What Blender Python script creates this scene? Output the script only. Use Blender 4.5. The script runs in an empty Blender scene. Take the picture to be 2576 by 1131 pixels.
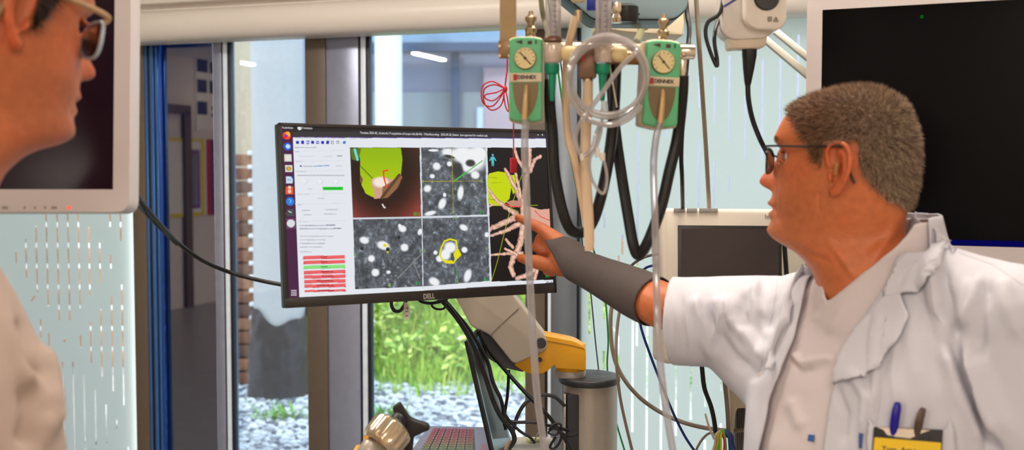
import bpy, bmesh, math, random
import numpy as np
from mathutils import Vector, Matrix, noise, geometry
from mathutils.bvhtree import BVHTree
random.seed(7); RNG = np.random.RandomState(11)
V = Vector; PI = math.pi
SC = bpy.context.scene; COL = SC.collection

# ---------------------------------------------------------------- camera
FPX = 2800.0; PITCH = math.radians(3.0); CAM = V((0, 0, 1.55))
cf = V((0, math.cos(PITCH), -math.sin(PITCH))); cu = V((0, math.sin(PITCH), math.cos(PITCH))); cr = V((1, 0, 0))
cam = bpy.data.cameras.new('camera'); camo = bpy.data.objects.new('camera', cam); COL.objects.link(camo)
cam.sensor_width = 36; cam.lens = 36 * FPX / 2576; cam.clip_start = 0.05; cam.clip_end = 200
camo.location = CAM; camo.rotation_euler = (PI / 2 - PITCH, 0, 0)
cam.dof.use_dof = True; cam.dof.focus_distance = 2.35; cam.dof.aperture_fstop = 4.4; cam.dof.aperture_blades = 0
SC.camera = camo
# ---------------------------------------------------------------- view and world
vs = SC.view_settings; vs.view_transform = 'Standard'; vs.look = 'None'; vs.gamma = 1; vs.use_curve_mapping = False; vs.exposure = -0.06
SC.cycles.max_bounces = 8; SC.cycles.transparent_max_bounces = 24; SC.cycles.caustics_reflective = False; SC.cycles.caustics_refractive = False
SC.cycles.sample_clamp_indirect = 6
w = bpy.data.worlds.new('sky'); SC.world = w; w.use_nodes = True
nt = w.node_tree; bg = nt.nodes['Background']
tc = nt.nodes.new('ShaderNodeTexCoord'); sx = nt.nodes.new('ShaderNodeSeparateXYZ'); cr_ = nt.nodes.new('ShaderNodeValToRGB')
nt.links.new(tc.outputs['Generated'], sx.inputs[0]); nt.links.new(sx.outputs['Z'], cr_.inputs[0]); nt.links.new(cr_.outputs[0], bg.inputs['Color'])
cr_.color_ramp.elements[0].position = 0.0; cr_.color_ramp.elements[0].color = (0.98, 1, 1, 1)
cr_.color_ramp.elements[1].position = 0.7; cr_.color_ramp.elements[1].color = (0.88, 0.94, 1, 1)
bg.inputs['Strength'].default_value = 3.0
sun = bpy.data.lights.new('sun', 'SUN'); sun.energy = 3.0; sun.angle = math.radians(6); sun.color = (1, .96, .88)
suno = bpy.data.objects.new('sun', sun); COL.objects.link(suno); suno.rotation_euler = (math.radians(38), 0, math.radians(-25))   # daylight from over the room onto the garden

def area(name, loc, size, power, col=(1, .90, .80), rot=(0, 0, 0), sy=None):
    l = bpy.data.lights.new(name, 'AREA'); l.energy = power * 1.12; l.color = col; l.shape = 'RECTANGLE'; l.size = size; l.size_y = sy or size
    o = bpy.data.objects.new(name, l); COL.objects.link(o); o.location = loc; o.rotation_euler = rot; return o
CEIL = 2.75
# unseen room ceiling light without fixtures; rear areas added to brighten the back walls
for i, (x, y, pw) in enumerate([(-1.6, -.6, 14), (.4, -.9, 34), (1.9, .0, 22), (2.1, 1.3, 15), (-1.2, 2.1, 32), (.4, 1.9, 30), (0.3, -2.8, 36), (-3.6, -2.0, 60), (-5.2, -4.2, 100), (-1.5, -5.0, 50)]):
    area('ceiling_fill_light_%d' % i, (x, y, CEIL - .03), .9, pw, sy=.5)

# ---------------------------------------------------------------- picture <-> world
def ray(px, py): return cf + cr * ((px - 1288) / FPX) - cu * ((py - 565.5) / FPX)
def P(px, py, Y):
    d = ray(px, py); return CAM + d * (Y / d.y)
def proj(p):
    d = V(p) - CAM; z = d.dot(cf); return 1288 + FPX * d.dot(cr) / z, 565.5 - FPX * d.dot(cu) / z
def hit(px, py, o, n):
    d = ray(px, py); return CAM + d * ((V(o) - CAM).dot(n) / d.dot(n))
# window wall frame
TH = math.radians(18.8); WO = V((0, 3.6, 0)); es = V((math.cos(TH), -math.sin(TH), 0)); en = V((math.sin(TH), math.cos(TH), 0)); ez = V((0, 0, 1))
def W(s, n, z): return WO + es * s + en * n + ez * z
def sW(px, py=600, n=0):
    h = hit(px, py, WO + en * n, en); return (h - WO).dot(es)
def zW(px, py, n=0): return hit(px, py, WO + en * n, en).z

# ---------------------------------------------------------------- materials
def lin(c):
    c = [x / 255. for x in c]; return tuple(x / 12.92 if x <= .04045 else ((x + .055) / 1.055) ** 2.4 for x in c)
MATS = {}
def M(name, rgb=(200, 200, 200), rough=.5, metal=0, var=.06, scale=30, bump=0, bscale=200, emit=0, trans=0, spec=.5, coat=0, sss=0, ior=1.45, vcol=False, sheen=0):
    if name in MATS: return MATS[name]
    m = bpy.data.materials.new(name); m.use_nodes = True; t = m.node_tree; b = t.nodes['Principled BSDF']
    c = (*lin(rgb), 1)
    b.inputs['Roughness'].default_value = rough; b.inputs['Metallic'].default_value = metal; b.inputs['Specular IOR Level'].default_value = spec
    b.inputs['Coat Weight'].default_value = coat; b.inputs['IOR'].default_value = ior; b.inputs['Transmission Weight'].default_value = trans
    if sheen: b.inputs['Sheen Weight'].default_value = sheen
    if sss:
        b.inputs['Subsurface Weight'].default_value = sss; b.inputs['Subsurface Radius'].default_value = (.012, .004, .002); b.inputs['Subsurface Scale'].default_value = 1
    tcn = t.nodes.new('ShaderNodeTexCoord')
    nz = t.nodes.new('ShaderNodeTexNoise'); nz.inputs['Scale'].default_value = scale; nz.inputs['Detail'].default_value = 4
    t.links.new(tcn.outputs['Object'], nz.inputs['Vector'])
    mx = t.nodes.new('ShaderNodeMix'); mx.data_type = 'RGBA'; mx.blend_type = 'MULTIPLY'; mx.inputs[0].default_value = 1
    rp = t.nodes.new('ShaderNodeMapRange'); rp.inputs['From Min'].default_value = .3; rp.inputs['From Max'].default_value = .7
    rp.inputs['To Min'].default_value = 1 - var; rp.inputs['To Max'].default_value = 1 + var
    t.links.new(nz.outputs['Fac'], rp.inputs['Value'])
    if vcol:
        a = t.nodes.new('ShaderNodeAttribute'); a.attribute_name = 'Col'; t.links.new(a.outputs['Color'], mx.inputs[6])
    else: mx.inputs[6].default_value = c
    t.links.new(rp.outputs[0], mx.inputs[7]); t.links.new(mx.outputs[2], b.inputs['Base Color'])
    if bump:
        n2 = t.nodes.new('ShaderNodeTexNoise'); n2.inputs['Scale'].default_value = bscale; n2.inputs['Detail'].default_value = 3
        t.links.new(tcn.outputs['Object'], n2.inputs['Vector'])
        bp = t.nodes.new('ShaderNodeBump'); bp.inputs['Strength'].default_value = bump; bp.inputs['Distance'].default_value = .01
        t.links.new(n2.outputs['Fac'], bp.inputs['Height']); t.links.new(bp.outputs[0], b.inputs['Normal'])
    if emit:
        b.inputs['Emission Color'].default_value = c; b.inputs['Emission Strength'].default_value = emit
        if vcol: t.links.new(mx.outputs[2], b.inputs['Emission Color']); 
    MATS[name] = m; return m
def glass_mat(name, tint=(235, 245, 250), refl=.1, rough=0.0, blend=True):
    if name in MATS: return MATS[name]
    m = bpy.data.materials.new(name); m.use_nodes = True; t = m.node_tree; t.nodes.clear()
    o = t.nodes.new('ShaderNodeOutputMaterial'); mi = t.nodes.new('ShaderNodeMixShader'); tr = t.nodes.new('ShaderNodeBsdfTransparent'); g = t.nodes.new('ShaderNodeBsdfGlossy')
    tr.inputs[0].default_value = (*lin(tint), 1); g.inputs['Roughness'].default_value = rough; g.inputs[0].default_value = (1, 1, 1, 1)
    lw = t.nodes.new('ShaderNodeLayerWeight'); lw.inputs[0].default_value = .35
    mr = t.nodes.new('ShaderNodeMapRange'); mr.inputs['To Min'].default_value = refl; mr.inputs['To Max'].default_value = min(1, refl + .75)
    t.links.new(lw.outputs['Fresnel'], mr.inputs['Value']); t.links.new(mr.outputs[0], mi.inputs[0])
    t.links.new(tr.outputs[0], mi.inputs[1]); t.links.new(g.outputs[0], mi.inputs[2]); t.links.new(mi.outputs[0], o.inputs[0])
    MATS[name] = m; return m
def clear_mat(name, tint=(238, 236, 238), milk=.22, refl=.05):
    if name in MATS: return MATS[name]
    m = glass_mat(name, tint, refl, .08); t = m.node_tree; o = [n for n in t.nodes if n.type == 'OUTPUT_MATERIAL'][0]; src = o.inputs[0].links[0].from_socket
    mx = t.nodes.new('ShaderNodeMixShader'); d = t.nodes.new('ShaderNodeBsdfDiffuse'); tl = t.nodes.new('ShaderNodeBsdfTranslucent'); ad = t.nodes.new('ShaderNodeMixShader')
    for n_ in (d, tl): n_.inputs[0].default_value = (*lin((240, 232, 228)), 1)
    ad.inputs[0].default_value = .5; t.links.new(d.outputs[0], ad.inputs[1]); t.links.new(tl.outputs[0], ad.inputs[2])
    mx.inputs[0].default_value = milk; t.links.new(src, mx.inputs[1]); t.links.new(ad.outputs[0], mx.inputs[2]); t.links.new(mx.outputs[0], o.inputs[0]); return m
def film_mat():
    m = bpy.data.materials.new('frosted_film'); m.use_nodes = True; t = m.node_tree; t.nodes.clear()
    o = t.nodes.new('ShaderNodeOutputMaterial'); mi = t.nodes.new('ShaderNodeMixShader'); tl = t.nodes.new('ShaderNodeBsdfTranslucent'); d = t.nodes.new('ShaderNodeBsdfDiffuse')
    n = t.nodes.new('ShaderNodeTexNoise'); n.inputs['Scale'].default_value = 1.3; r = t.nodes.new('ShaderNodeMix'); r.data_type = 'RGBA'
    r.inputs[6].default_value = (*lin((238, 246, 238)), 1); r.inputs[7].default_value = (*lin((243, 249, 243)), 1)
    t.links.new(n.outputs['Fac'], r.inputs[0]); t.links.new(r.outputs[2], tl.inputs[0]); t.links.new(r.outputs[2], d.inputs[0])
    mi.inputs[0].default_value = .1; t.links.new(tl.outputs[0], mi.inputs[1]); t.links.new(d.outputs[0], mi.inputs[2]); t.links.new(mi.outputs[0], o.inputs[0])
    MATS['film'] = m; return m
def emis(name, rgb, s):
    if name in MATS: return MATS[name]
    m = bpy.data.materials.new(name); m.use_nodes = True; t = m.node_tree; t.nodes.clear()
    o = t.nodes.new('ShaderNodeOutputMaterial'); e = t.nodes.new('ShaderNodeEmission'); e.inputs[0].default_value = (*lin(rgb), 1); e.inputs[1].default_value = s
    t.links.new(e.outputs[0], o.inputs[0]); MATS[name] = m; return m

# ---------------------------------------------------------------- mesh builder
class MB:
    def __init__(s): s.v = []; s.f = []; s.m = []
    def add(s, vs_, fs, mi=0):
        o = len(s.v); s.v += [tuple(x) for x in vs_]; s.f += [tuple(i + o for i in f) for f in fs]; s.m += [mi] * len(fs); return s
    def box(s, c, size, ax=None, mi=0, bev=0, seg=2):
        ax = ax or (V((1, 0, 0)), V((0, 1, 0)), ez); c = V(c)
        bm = bmesh.new(); bmesh.ops.create_cube(bm, size=1)
        for v in bm.verts: v.co = V((v.co.x * size[0], v.co.y * size[1], v.co.z * size[2]))
        if bev: bmesh.ops.bevel(bm, geom=list(bm.edges), offset=bev, segments=seg, affect='EDGES', profile=.5, clamp_overlap=True)
        s._bm(bm, lambda q: c + ax[0] * q.x + ax[1] * q.y + ax[2] * q.z, mi); return s
    def _bm(s, bm, fn, mi=0):
        bm.verts.index_update(); s.add([fn(v.co) for v in bm.verts], [[v.index for v in f.verts] for f in bm.faces], mi); bm.free()
    def wbox(s, s0, s1, n0, n1, z0, z1, mi=0, bev=0):     # box in the window wall's own frame
        return s.box(W((s0 + s1) / 2, (n0 + n1) / 2, (z0 + z1) / 2), (s1 - s0, n1 - n0, z1 - z0), (es, en, ez), mi, bev)
    def lathe(s, prof, o, ax, seg=32, mi=0, cap=True):     # prof: (radius, height) along ax from o
        ax = V(ax).normalized(); t = V((1, 0, 0)) if abs(ax.x) < .8 else V((0, 1, 0)); a = ax.cross(t).normalized(); b = ax.cross(a); o = V(o)
        vs_ = []; fs = []
        for r, h in prof:
            for k in range(seg): th = 2 * PI * k / seg; vs_.append(o + ax * h + (a * math.cos(th) + b * math.sin(th)) * r)
        for i in range(len(prof) - 1):
            for k in range(seg): fs.append((i * seg + k, i * seg + (k + 1) % seg, (i + 1) * seg + (k + 1) % seg, (i + 1) * seg + k))
        if cap: fs.append(tuple(range(seg))[::-1]); fs.append(tuple((len(prof) - 1) * seg + k for k in range(seg)))
        return s.add(vs_, fs, mi)
    def cyl(s, a, b, r, r2=None, seg=24, mi=0, bev=0):
        a = V(a); b = V(b); L = (b - a).length; r2 = r if r2 is None else r2
        pr = [(r, 0), (r2, L)] if not bev else [(r - bev, 0), (r - .3 * bev, .3 * bev), (r, bev), (r2, L - bev), (r2 - .3 * bev, L - .3 * bev), (r2 - bev, L)]
        return s.lathe(pr, a, b - a, seg, mi)
    def tube(s, pts, r, seg=10, mi=0, smooth=6, closed=False):
        pts = [V(p) for p in pts]; n = len(pts); rs = r if isinstance(r, (list, tuple)) else [r] * n
        if smooth and n > 2:
            q = []; qr = []
            for i in range(n - 1):
                p0 = pts[max(i - 1, 0)]; p1 = pts[i]; p2 = pts[i + 1]; p3 = pts[min(i + 2, n - 1)]
                for k in range(smooth):
                    t = k / smooth; t2 = t * t; t3 = t2 * t
                    q.append(.5 * ((2 * p1) + (p2 - p0) * t + (2 * p0 - 5 * p1 + 4 * p2 - p3) * t2 + (3 * p1 - p0 - 3 * p2 + p3) * t3)); qr.append(rs[i] * (1 - t) + rs[i + 1] * t)
            q.append(pts[-1]); qr.append(rs[-1]); pts, rs = q, qr; n = len(pts)
        vs_ = []; up = None
        for i in range(n):
            d = (pts[min(i + 1, n - 1)] - pts[max(i - 1, 0)]).normalized()
            if up is None: up = d.cross(V((0, 0, 1)) if abs(d.z) < .9 else V((1, 0, 0))).normalized()
            up = (up - d * up.dot(d)).normalized(); b = d.cross(up)
            for k in range(seg): th = 2 * PI * k / seg; vs_.append(pts[i] + (up * math.cos(th) + b * math.sin(th)) * rs[i])
        fs = [(i * seg + k, i * seg + (k + 1) % seg, (i + 1) * seg + (k + 1) % seg, (i + 1) * seg + k) for i in range(n - 1) for k in range(seg)]
        fs.append(tuple(range(seg))[::-1]); fs.append(tuple((n - 1) * seg + k for k in range(seg)))
        return s.add(vs_, fs, mi)
    def prism(s, pts, vec, mi=0, bev=0, seg=3):            # planar outline (3-D points) pushed along vec
        bm = bmesh.new(); a = [bm.verts.new(V(p)) for p in pts]; b = [bm.verts.new(V(p) + V(vec)) for p in pts]; n = len(a)
        bm.faces.new(a[::-1]); bm.faces.new(b)
        for i in range(n): bm.faces.new((a[i], a[(i + 1) % n], b[(i + 1) % n], b[i]))
        bmesh.ops.recalc_face_normals(bm, faces=bm.faces)
        if bev:
            ed = [e for e in bm.edges if not (e.verts[0] in a) ^ (e.verts[1] in a)]
            bmesh.ops.bevel(bm, geom=ed, offset=bev, segments=seg, affect='EDGES', profile=.5, clamp_overlap=True)
        s._bm(bm, lambda q: q.copy(), mi); return s
    def ball(s, c, r, mi=0, sub=3, ax=None):
        bm = bmesh.new(); bmesh.ops.create_icosphere(bm, subdivisions=sub, radius=1); r = r if isinstance(r, (tuple, list)) else (r, r, r)
        ax = ax or (V((1, 0, 0)), V((0, 1, 0)), ez); c = V(c)
        s._bm(bm, lambda q: c + ax[0] * q.x * r[0] + ax[1] * q.y * r[1] + ax[2] * q.z * r[2], mi); return s
    def cone(s, a, ra, b, rb, seg=20, mi=0):               # closed round-ended tapering limb segment
        a = V(a); b = V(b); L = (b - a).length; pr = [(max(ra * math.sin(t), 1e-4), -ra * math.cos(t)) for t in np.linspace(0, PI / 2, 6)] + [(max(rb * math.cos(t), 1e-4), L + rb * math.sin(t)) for t in np.linspace(0, PI / 2, 6)]
        return s.lathe(pr, a, b - a, seg, mi)
def fillet(pts, r, seg=5):                                 # rounded corners of a planar outline
    out = []; n = len(pts); pts = [V(p) for p in pts]
    for i in range(n):
        p0, p1, p2 = pts[i - 1], pts[i], pts[(i + 1) % n]; ri = r[i] if isinstance(r, (list, tuple)) else r
        a = (p0 - p1); b = (p2 - p1); k = min(ri, a.length * .45, b.length * .45)
        if k < 1e-5: out.append(p1); continue
        a = p1 + a.normalized() * k; b = p1 + b.normalized() * k
        for j in range(seg + 1):
            t = j / seg; out.append(a * (1 - t) ** 2 + p1 * 2 * t * (1 - t) + b * t * t)
    return out

def thing(name, label, cat, loc=(0, 0, 0), group=None):
    o = bpy.data.objects.new(name, None); COL.objects.link(o); o.location = loc; o.empty_display_size = .05
    o['label'] = label; o['category'] = cat
    if group: o['group'] = group
    return o
def build(name, mb, mats, parent=None, smooth=True, label=None, angle=35, kind=None, dup_ok=None):
    me = bpy.data.meshes.new(name)
    base = V((0, 0, 0)); p = parent
    while p is not None: base += V(p.location); p = p.parent
    me.from_pydata([V(v) - base for v in mb.v], [], mb.f)
    mats = mats if isinstance(mats, (list, tuple)) else [mats]
    for m in mats: me.materials.append(m)
    me.polygons.foreach_set('material_index', mb.m)
    if smooth:
        me.polygons.foreach_set('use_smooth', [True] * len(me.polygons))
        try: me.set_sharp_from_angle(angle=math.radians(angle))
        except Exception: pass
    me.update()
    o = bpy.data.objects.new(name, me); COL.objects.link(o)
    if parent is not None: o.parent = parent
    if label: o['label'] = label
    if kind: o['kind'] = kind
    return o
def tag(o, label, cat, group=None, kind=None):
    o['label'] = label; o['category'] = cat
    if group: o['group'] = group
    if kind: o['kind'] = kind
    return o
def struct(name, mb, mats, smooth=False, **k):
    o = build(name, mb, mats, None, smooth, **k); o['kind'] = 'structure'; return o
def text_mb(s, size, o, ax, ay, depth=.0006, mb=None, mi=0, font_bold=0, width=None, align='CENTER'):
    c = bpy.data.curves.new('t', 'FONT'); c.body = s; c.size = size; c.extrude = depth / 2; c.align_x = align; c.align_y = 'CENTER'; c.resolution_u = 3; c.offset = font_bold
    ob = bpy.data.objects.new('t', c); COL.objects.link(ob); dg = bpy.context.evaluated_depsgraph_get(); me = bpy.data.meshes.new_from_object(ob.evaluated_get(dg))
    mb = mb or MB(); o = V(o); ax = V(ax).normalized(); ay = V(ay).normalized(); az = ax.cross(ay)
    xs = [v.co.x for v in me.vertices]; k = 1
    if width and xs: k = width / (max(xs) - min(xs))
    mb.add([o + ax * v.co.x * k + ay * v.co.y + az * v.co.z for v in me.vertices], [tuple(p.vertices) for p in me.polygons], mi)
    bpy.data.objects.remove(ob); bpy.data.curves.remove(c); bpy.data.meshes.remove(me); return mb
def remesh(mb, voxel, smooth=4, name='tmp'):
    me = bpy.data.meshes.new(name); me.from_pydata(mb.v, [], mb.f); ob = bpy.data.objects.new(name, me); COL.objects.link(ob)
    bm = bmesh.new(); bm.from_mesh(me); bmesh.ops.recalc_face_normals(bm, faces=bm.faces); bm.to_mesh(me); bm.free()
    r = ob.modifiers.new('r', 'REMESH'); r.mode = 'VOXEL'; r.voxel_size = voxel
    if smooth: sm = ob.modifiers.new('s', 'SMOOTH'); sm.iterations = smooth; sm.factor = .5
    dg = bpy.context.evaluated_depsgraph_get(); m2 = bpy.data.meshes.new_from_object(ob.evaluated_get(dg))
    n = len(m2.vertices); co = np.empty(n * 3, np.float32); m2.vertices.foreach_get('co', co); co = co.reshape(-1, 3).astype(float)
    no = np.empty(n * 3, np.float32); m2.vertices.foreach_get('normal', no); no = no.reshape(-1, 3).astype(float)
    fs = np.empty(len(m2.loops), np.int32); m2.loops.foreach_get('vertex_index', fs); ls = np.empty(len(m2.polygons), np.int32); m2.polygons.foreach_get('loop_total', ls)
    faces = fs.reshape(-1, 4) if (ls == 4).all() else [tuple(p.vertices) for p in m2.polygons]
    bpy.data.objects.remove(ob); bpy.data.meshes.remove(me); bpy.data.meshes.remove(m2)
    return co, no, faces
def npmesh(name, co, faces, mats, parent=None, cols=None, smooth=True, label=None, fmat=None):
    base = V((0, 0, 0)); p = parent
    while p is not None: base += V(p.location); p = p.parent
    me = bpy.data.meshes.new(name); co = np.asarray(co, float) - np.array(base)
    me.from_pydata([tuple(c) for c in co.tolist()], [], [tuple(f) for f in (faces.tolist() if hasattr(faces, 'tolist') else faces)])
    for m in (mats if isinstance(mats, (list, tuple)) else [mats]): me.materials.append(m)
    if smooth: me.polygons.foreach_set('use_smooth', [True] * len(me.polygons))
    if fmat is not None: me.polygons.foreach_set('material_index', fmat)
    if cols is not None:
        a = me.color_attributes.new('Col', 'FLOAT_COLOR', 'POINT'); c4 = np.ones((len(co), 4), np.float32); c4[:, :3] = cols; a.data.foreach_set('color', c4.ravel())
    me.update(); o = bpy.data.objects.new(name, me); COL.objects.link(o)
    if parent is not None: o.parent = parent
    if label: o['label'] = label
    return o
def nproj(co):
    d = co - np.array(CAM); z = d @ np.array(cf); return 1288 + FPX * (d @ np.array(cr)) / z, 565.5 - FPX * (d @ np.array(cu)) / z
def lin_np(c):
    c = np.asarray(c, float) / 255.; return np.where(c <= .04045, c / 12.92, ((c + .055) / 1.055) ** 2.4)
# ================================================================ the room
taupe = M('taupe_metal', (96, 84, 72), .45, 0, .05)
frame_blue = M('sky_reflection_frame', (70, 118, 184), .22, .5, .04)  # blue of the sky reflected in the metal, put into the base colour
frame_lav = M('lavender_frame', (150, 156, 178), .3, .45, .04)
frame_grey = M('grey_frame', (120, 128, 138), .3, .6, .04)
frame_dark = M('dark_gasket', (16, 18, 26), .4)
frame_lit = M('lit_edge', (228, 240, 255), .3)  # highlight on the lit frame edge, painted as a near-white strip
wallm = M('painted_wall', (222, 212, 200), .8, 0, .03, 3)
ceilm = M('ceiling_paint', (235, 230, 222), .9, 0, .02)
floorm = M('vinyl_floor', (150, 148, 145), .35, 0, .08, 8)
s0 = -6.2; s1 = sW(3300); BACK = -9.2
ZT = 2.02
b = MB().wbox(s0, s1, .03, .22, ZT + .0, CEIL, 0); struct('wall_front', b, wallm)
b = MB().wbox(s0, s1, BACK - .15, BACK, 0, CEIL); struct('wall_back', b, wallm)
b = MB().wbox(s0 - .15, s0, BACK - .15, .22, 0, CEIL); struct('wall_left', b, wallm)
b = MB().wbox(s1, s1 + .15, BACK - .15, .22, 0, CEIL); struct('wall_right', b, wallm)
b = MB().wbox(s0 - .15, s1 + .15, BACK - .15, .22, -.12, 0); struct('floor', b, floorm)
b = MB().wbox(s0 - .15, s1 + .15, BACK - .15, .22, CEIL, CEIL + .12); struct('ceiling', b, ceilm)
b = MB().wbox(s0, s1, .0, .12, 0, .08); struct('trim_1', b, taupe)
b = MB().wbox(s0, s1, BACK, BACK + .015, 0, .1); struct('baseboard_back', b, M('skirting', (120, 112, 104), .5))
# mullions: pixel spans at mid height
def mull(name, spans, kind='structure'):
    b = MB(); mats = []
    for (x0, x1, n0, n1, m) in spans:
        if m not in mats: mats.append(m)
        b.wbox(sW(x0, 600, n0), sW(x1, 600, n0), n0, n1, .08, ZT + .02, mats.index(m), .0015)
    return struct(name, b, mats, True)
mull('trim_2', [(335, 368, 0, .03, taupe)])
mull('trim_3', [(771, 822, 0, .03, taupe)])
mull('trim_4', [(1321, 1371, 0, .03, taupe)])
def frame(name, spans): return mull(name, spans)
frame('window_1', [(368, 376, .005, .035, frame_blue), (376, 383, .01, .035, frame_dark), (383, 391, .005, .035, frame_blue), (391, 394, .01, .035, frame_dark), (394, 402, .015, .035, frame_blue),
                   (541, 562, .005, .035, frame_lav), (562, 566, .01, .035, frame_dark), (566, 576, .005, .035, frame_lit), (576, 583, .01, .035, frame_dark)])
frame('window_2', [(824, 904, .005, .035, frame_lav), (904, 910, .01, .035, frame_dark), (910, 922, .005, .035, frame_lit), (922, 931, .01, .035, frame_dark)])
frame('window_3', [(1372, 1378, .0, .07, frame_dark), (1378, 1386, .0, .07, frame_lit), (1386, 1450, .0, .06, frame_grey), (1450, 1457, .01, .07, frame_dark)])
# glass panes
gm = glass_mat('window_glass', (226, 238, 250), .10)
gd = glass_mat('coated_glass', (110, 145, 200), .20)
def pane(name, x0, x1, m=gm, n=.045):
    b = MB().wbox(sW(x0, 600, n), sW(x1, 600, n), n, n + .006, .08, ZT + .02); return struct(name, b, m)
pane('window_4', 402, 541, gd); pane('window_5', 583, 772, gm); pane('window_6', 936, 1321, gm)
# frosted film with clear slits
film = film_mat()
def film_panel(name, x0, x1, cols, cells, n=.03):
    """cols: list of (pixel x, [(y0,y1)...]) clear slits; cells: list of pixel polygons, clear."""
    S0, S1 = (s0 + .02 if x0 is None else sW(x0, 600, n)), sW(x1, 600, n); Z0, Z1 = .08, ZT + .02; b = MB()
    hw = .0035; cs = []
    for x, sl in cols:
        c = sW(x, 700, n); zz = sorted([tuple(sorted((zW(x, y0, n), zW(x, y1, n)))) for y0, y1 in sl]); cs.append((c, zz))
    cs.sort(key=lambda q: q[0])
    holes = []
    for pg in cells:
        q = [hit(x, y, WO + en * n, en) for x, y in pg]; holes.append([((h - WO).dot(es), h.z) for h in q])
    def quad(a0, a1, b0, b1):
        hs = [h for h in holes if all(a0 < p[0] < a1 and b0 < p[1] < b1 for p in h)]
        o = [V((a0, b0, 0)), V((a1, b0, 0)), V((a1, b1, 0)), V((a0, b1, 0))]
        if hs:
            polys = [o] + [[V((*p, 0)) for p in h][::-1] for h in hs]; fl = [p for pl in polys for p in pl]
            for t in geometry.tessellate_polygon(polys): b.add([W(fl[i].x, n, fl[i].y) for i in t], [(0, 1, 2)])
        else: b.add([W(p.x, n, p.y) for p in o], [(0, 1, 2, 3)])
    last = S0
    for c, zz in cs:
        if c - hw <= last + .001: continue
        quad(last, c - hw, Z0, Z1); z = Z0
        for a, d in zz:
            a = max(a, Z0 + .001); d = min(d, Z1 - .001)
            if a > z: quad(c - hw, c + hw, z, a)
            z = max(z, d)
        quad(c - hw, c + hw, z, Z1); last = c + hw
    quad(last, S1, Z0, Z1)
    return struct(name, b, film)
L = []
def lx(x, y): return x / 1.981, 560 + y / 1.981
for x, sl in [(83, [(145, 205)]), (133, [(80, 275)]), (185, [(15, 345)]), (197, [(480, 570)]), (237, [(-200, 415), (550, 615)]), (291, [(-120, 485)]), (302, [(690, 1140)]), (344, [(-140, 485)]), (355, [(690, 1140)]), (396, [(-130, 425), (560, 625)]),
              (408, [(760, 1140)]), (447, [(20, 360), (495, 695)]), (463, [(830, 1140)]), (500, [(90, 295), (430, 765)]), (516, [(903, 1095)]), (554, [(160, 228), (365, 838), (-60, 20)]), (569, [(975, 1035)]), (606, [(-80, 90), (300, 908)]), (624, [(1112, 1140)])]:
    L.append((lx(x, 0)[0], [(lx(0, a)[1], lx(0, c)[1]) for a, c in sl]))
def dia(x, y, r): return [(x - r, y), (x, y + r), (x + r, y), (x, y - r)]
def dash(x0, y0, x1, y1, wd):
    d = V((x1 - x0, y1 - y0)); d.normalize(); nx, ny = -d.y * wd / 2, d.x * wd / 2
    return [(x0 + nx, y0 + ny), (x1 + nx, y1 + ny), (x1 - nx, y1 - ny), (x0 - nx, y0 - ny)]
film_panel('window_7', None, 340, L, [dia(320, 659, 6), dia(163, 856, 5), dia(327, 1071, 5), dash(78, 757, 89, 743, 5), dash(237, 750, 246, 765, 3), dash(241, 970, 250, 957, 3)])
Rr = []
def rx(x): return 1440 + x / 2.131
def ry(y): return 600 + y / 2.131
low = {92: [(255, 510)], 170: [(-140, -60), (300, 430), (600, 700)], 247: [(520, 700), (90, 120)], 325: [(440, 1035)], 403: [(460, 1140)], 480: [(820, 1140)], 560: [(685, 1055)], 640: [(680, 970)], 718: [(730, 900), (1080, 1140)], 803: [(760, 815), (990, 1140)], 965: [(910, 1140)]}
for x, sl in low.items(): Rr.append((rx(x), [(ry(a), ry(c)) for a, c in sl]))
for x, sl in [(1432, [(80, 130), (440, 520)]), (1460.5, [(560, 900)]), (1530, [(60, 130), (440, 480)]), (1565, [(590, 640), (380, 520)]), (1603, [(160, 230), (330, 870)]), (1641, [(380, 640), (60, 150)]), (1673, [(90, 130), (300, 345), (430, 640)]), (1713, [(60, 85), (320, 640)]),
              (1755, [(190, 270), (355, 520)]), (1793, [(190, 310), (400, 525)]), (1830, [(440, 483), (140, 355)]), (1871, [(240, 400)]), (1913, [(150, 400)]), (1957, [(150, 395)]), (2001, [(88, 340)])]:
    Rr.append((x, sl))
film_panel('window_8', 1457, 3280, Rr, [dia(1888, 461, 9), dash(2014, 73, 2033, 53, 7), dash(1533, 590, 1549, 574, 6), dash(1780, 330, 1789, 322, 4), dash(1756, 1077, 1769, 1090, 7), dash(1541, 822, 1549, 834, 5)])
for nm, a, c in [('window_9', -650, 335), ('window_10', 1457, 3280)]:
    pane(nm, a, c, glass_mat('clear_glass', (245, 250, 252), .03), .045)
# roller blind housing over the window
b = MB(); zb = 1.986
pr = []
for k in range(13):
    a = -PI / 2 + PI * k / 12; pr.append((-.075 - .045 * math.cos(a), zb + .055 + .055 * math.sin(a)))
outline = [(-.0, zb)] + pr + [(-.0, zb + .11)]
b.prism([W(s0 + .01, n, z) for n, z in outline], es * (s1 - s0 - .02))
b.wbox(s0 + .01, s1 - .01, -.11, .028, zb + .13, 2.42, 0, .004)
b.wbox(s0 + .01, s1 - .01, -.07, .028, zb + .1, zb + .14, 0)
tag(build('roller_blind', b, M('blind_housing', (226, 218, 210), .32, 0, .02, 3), None), 'long cream roller blind housing with rounded edge running above the window', 'blind')
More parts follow.
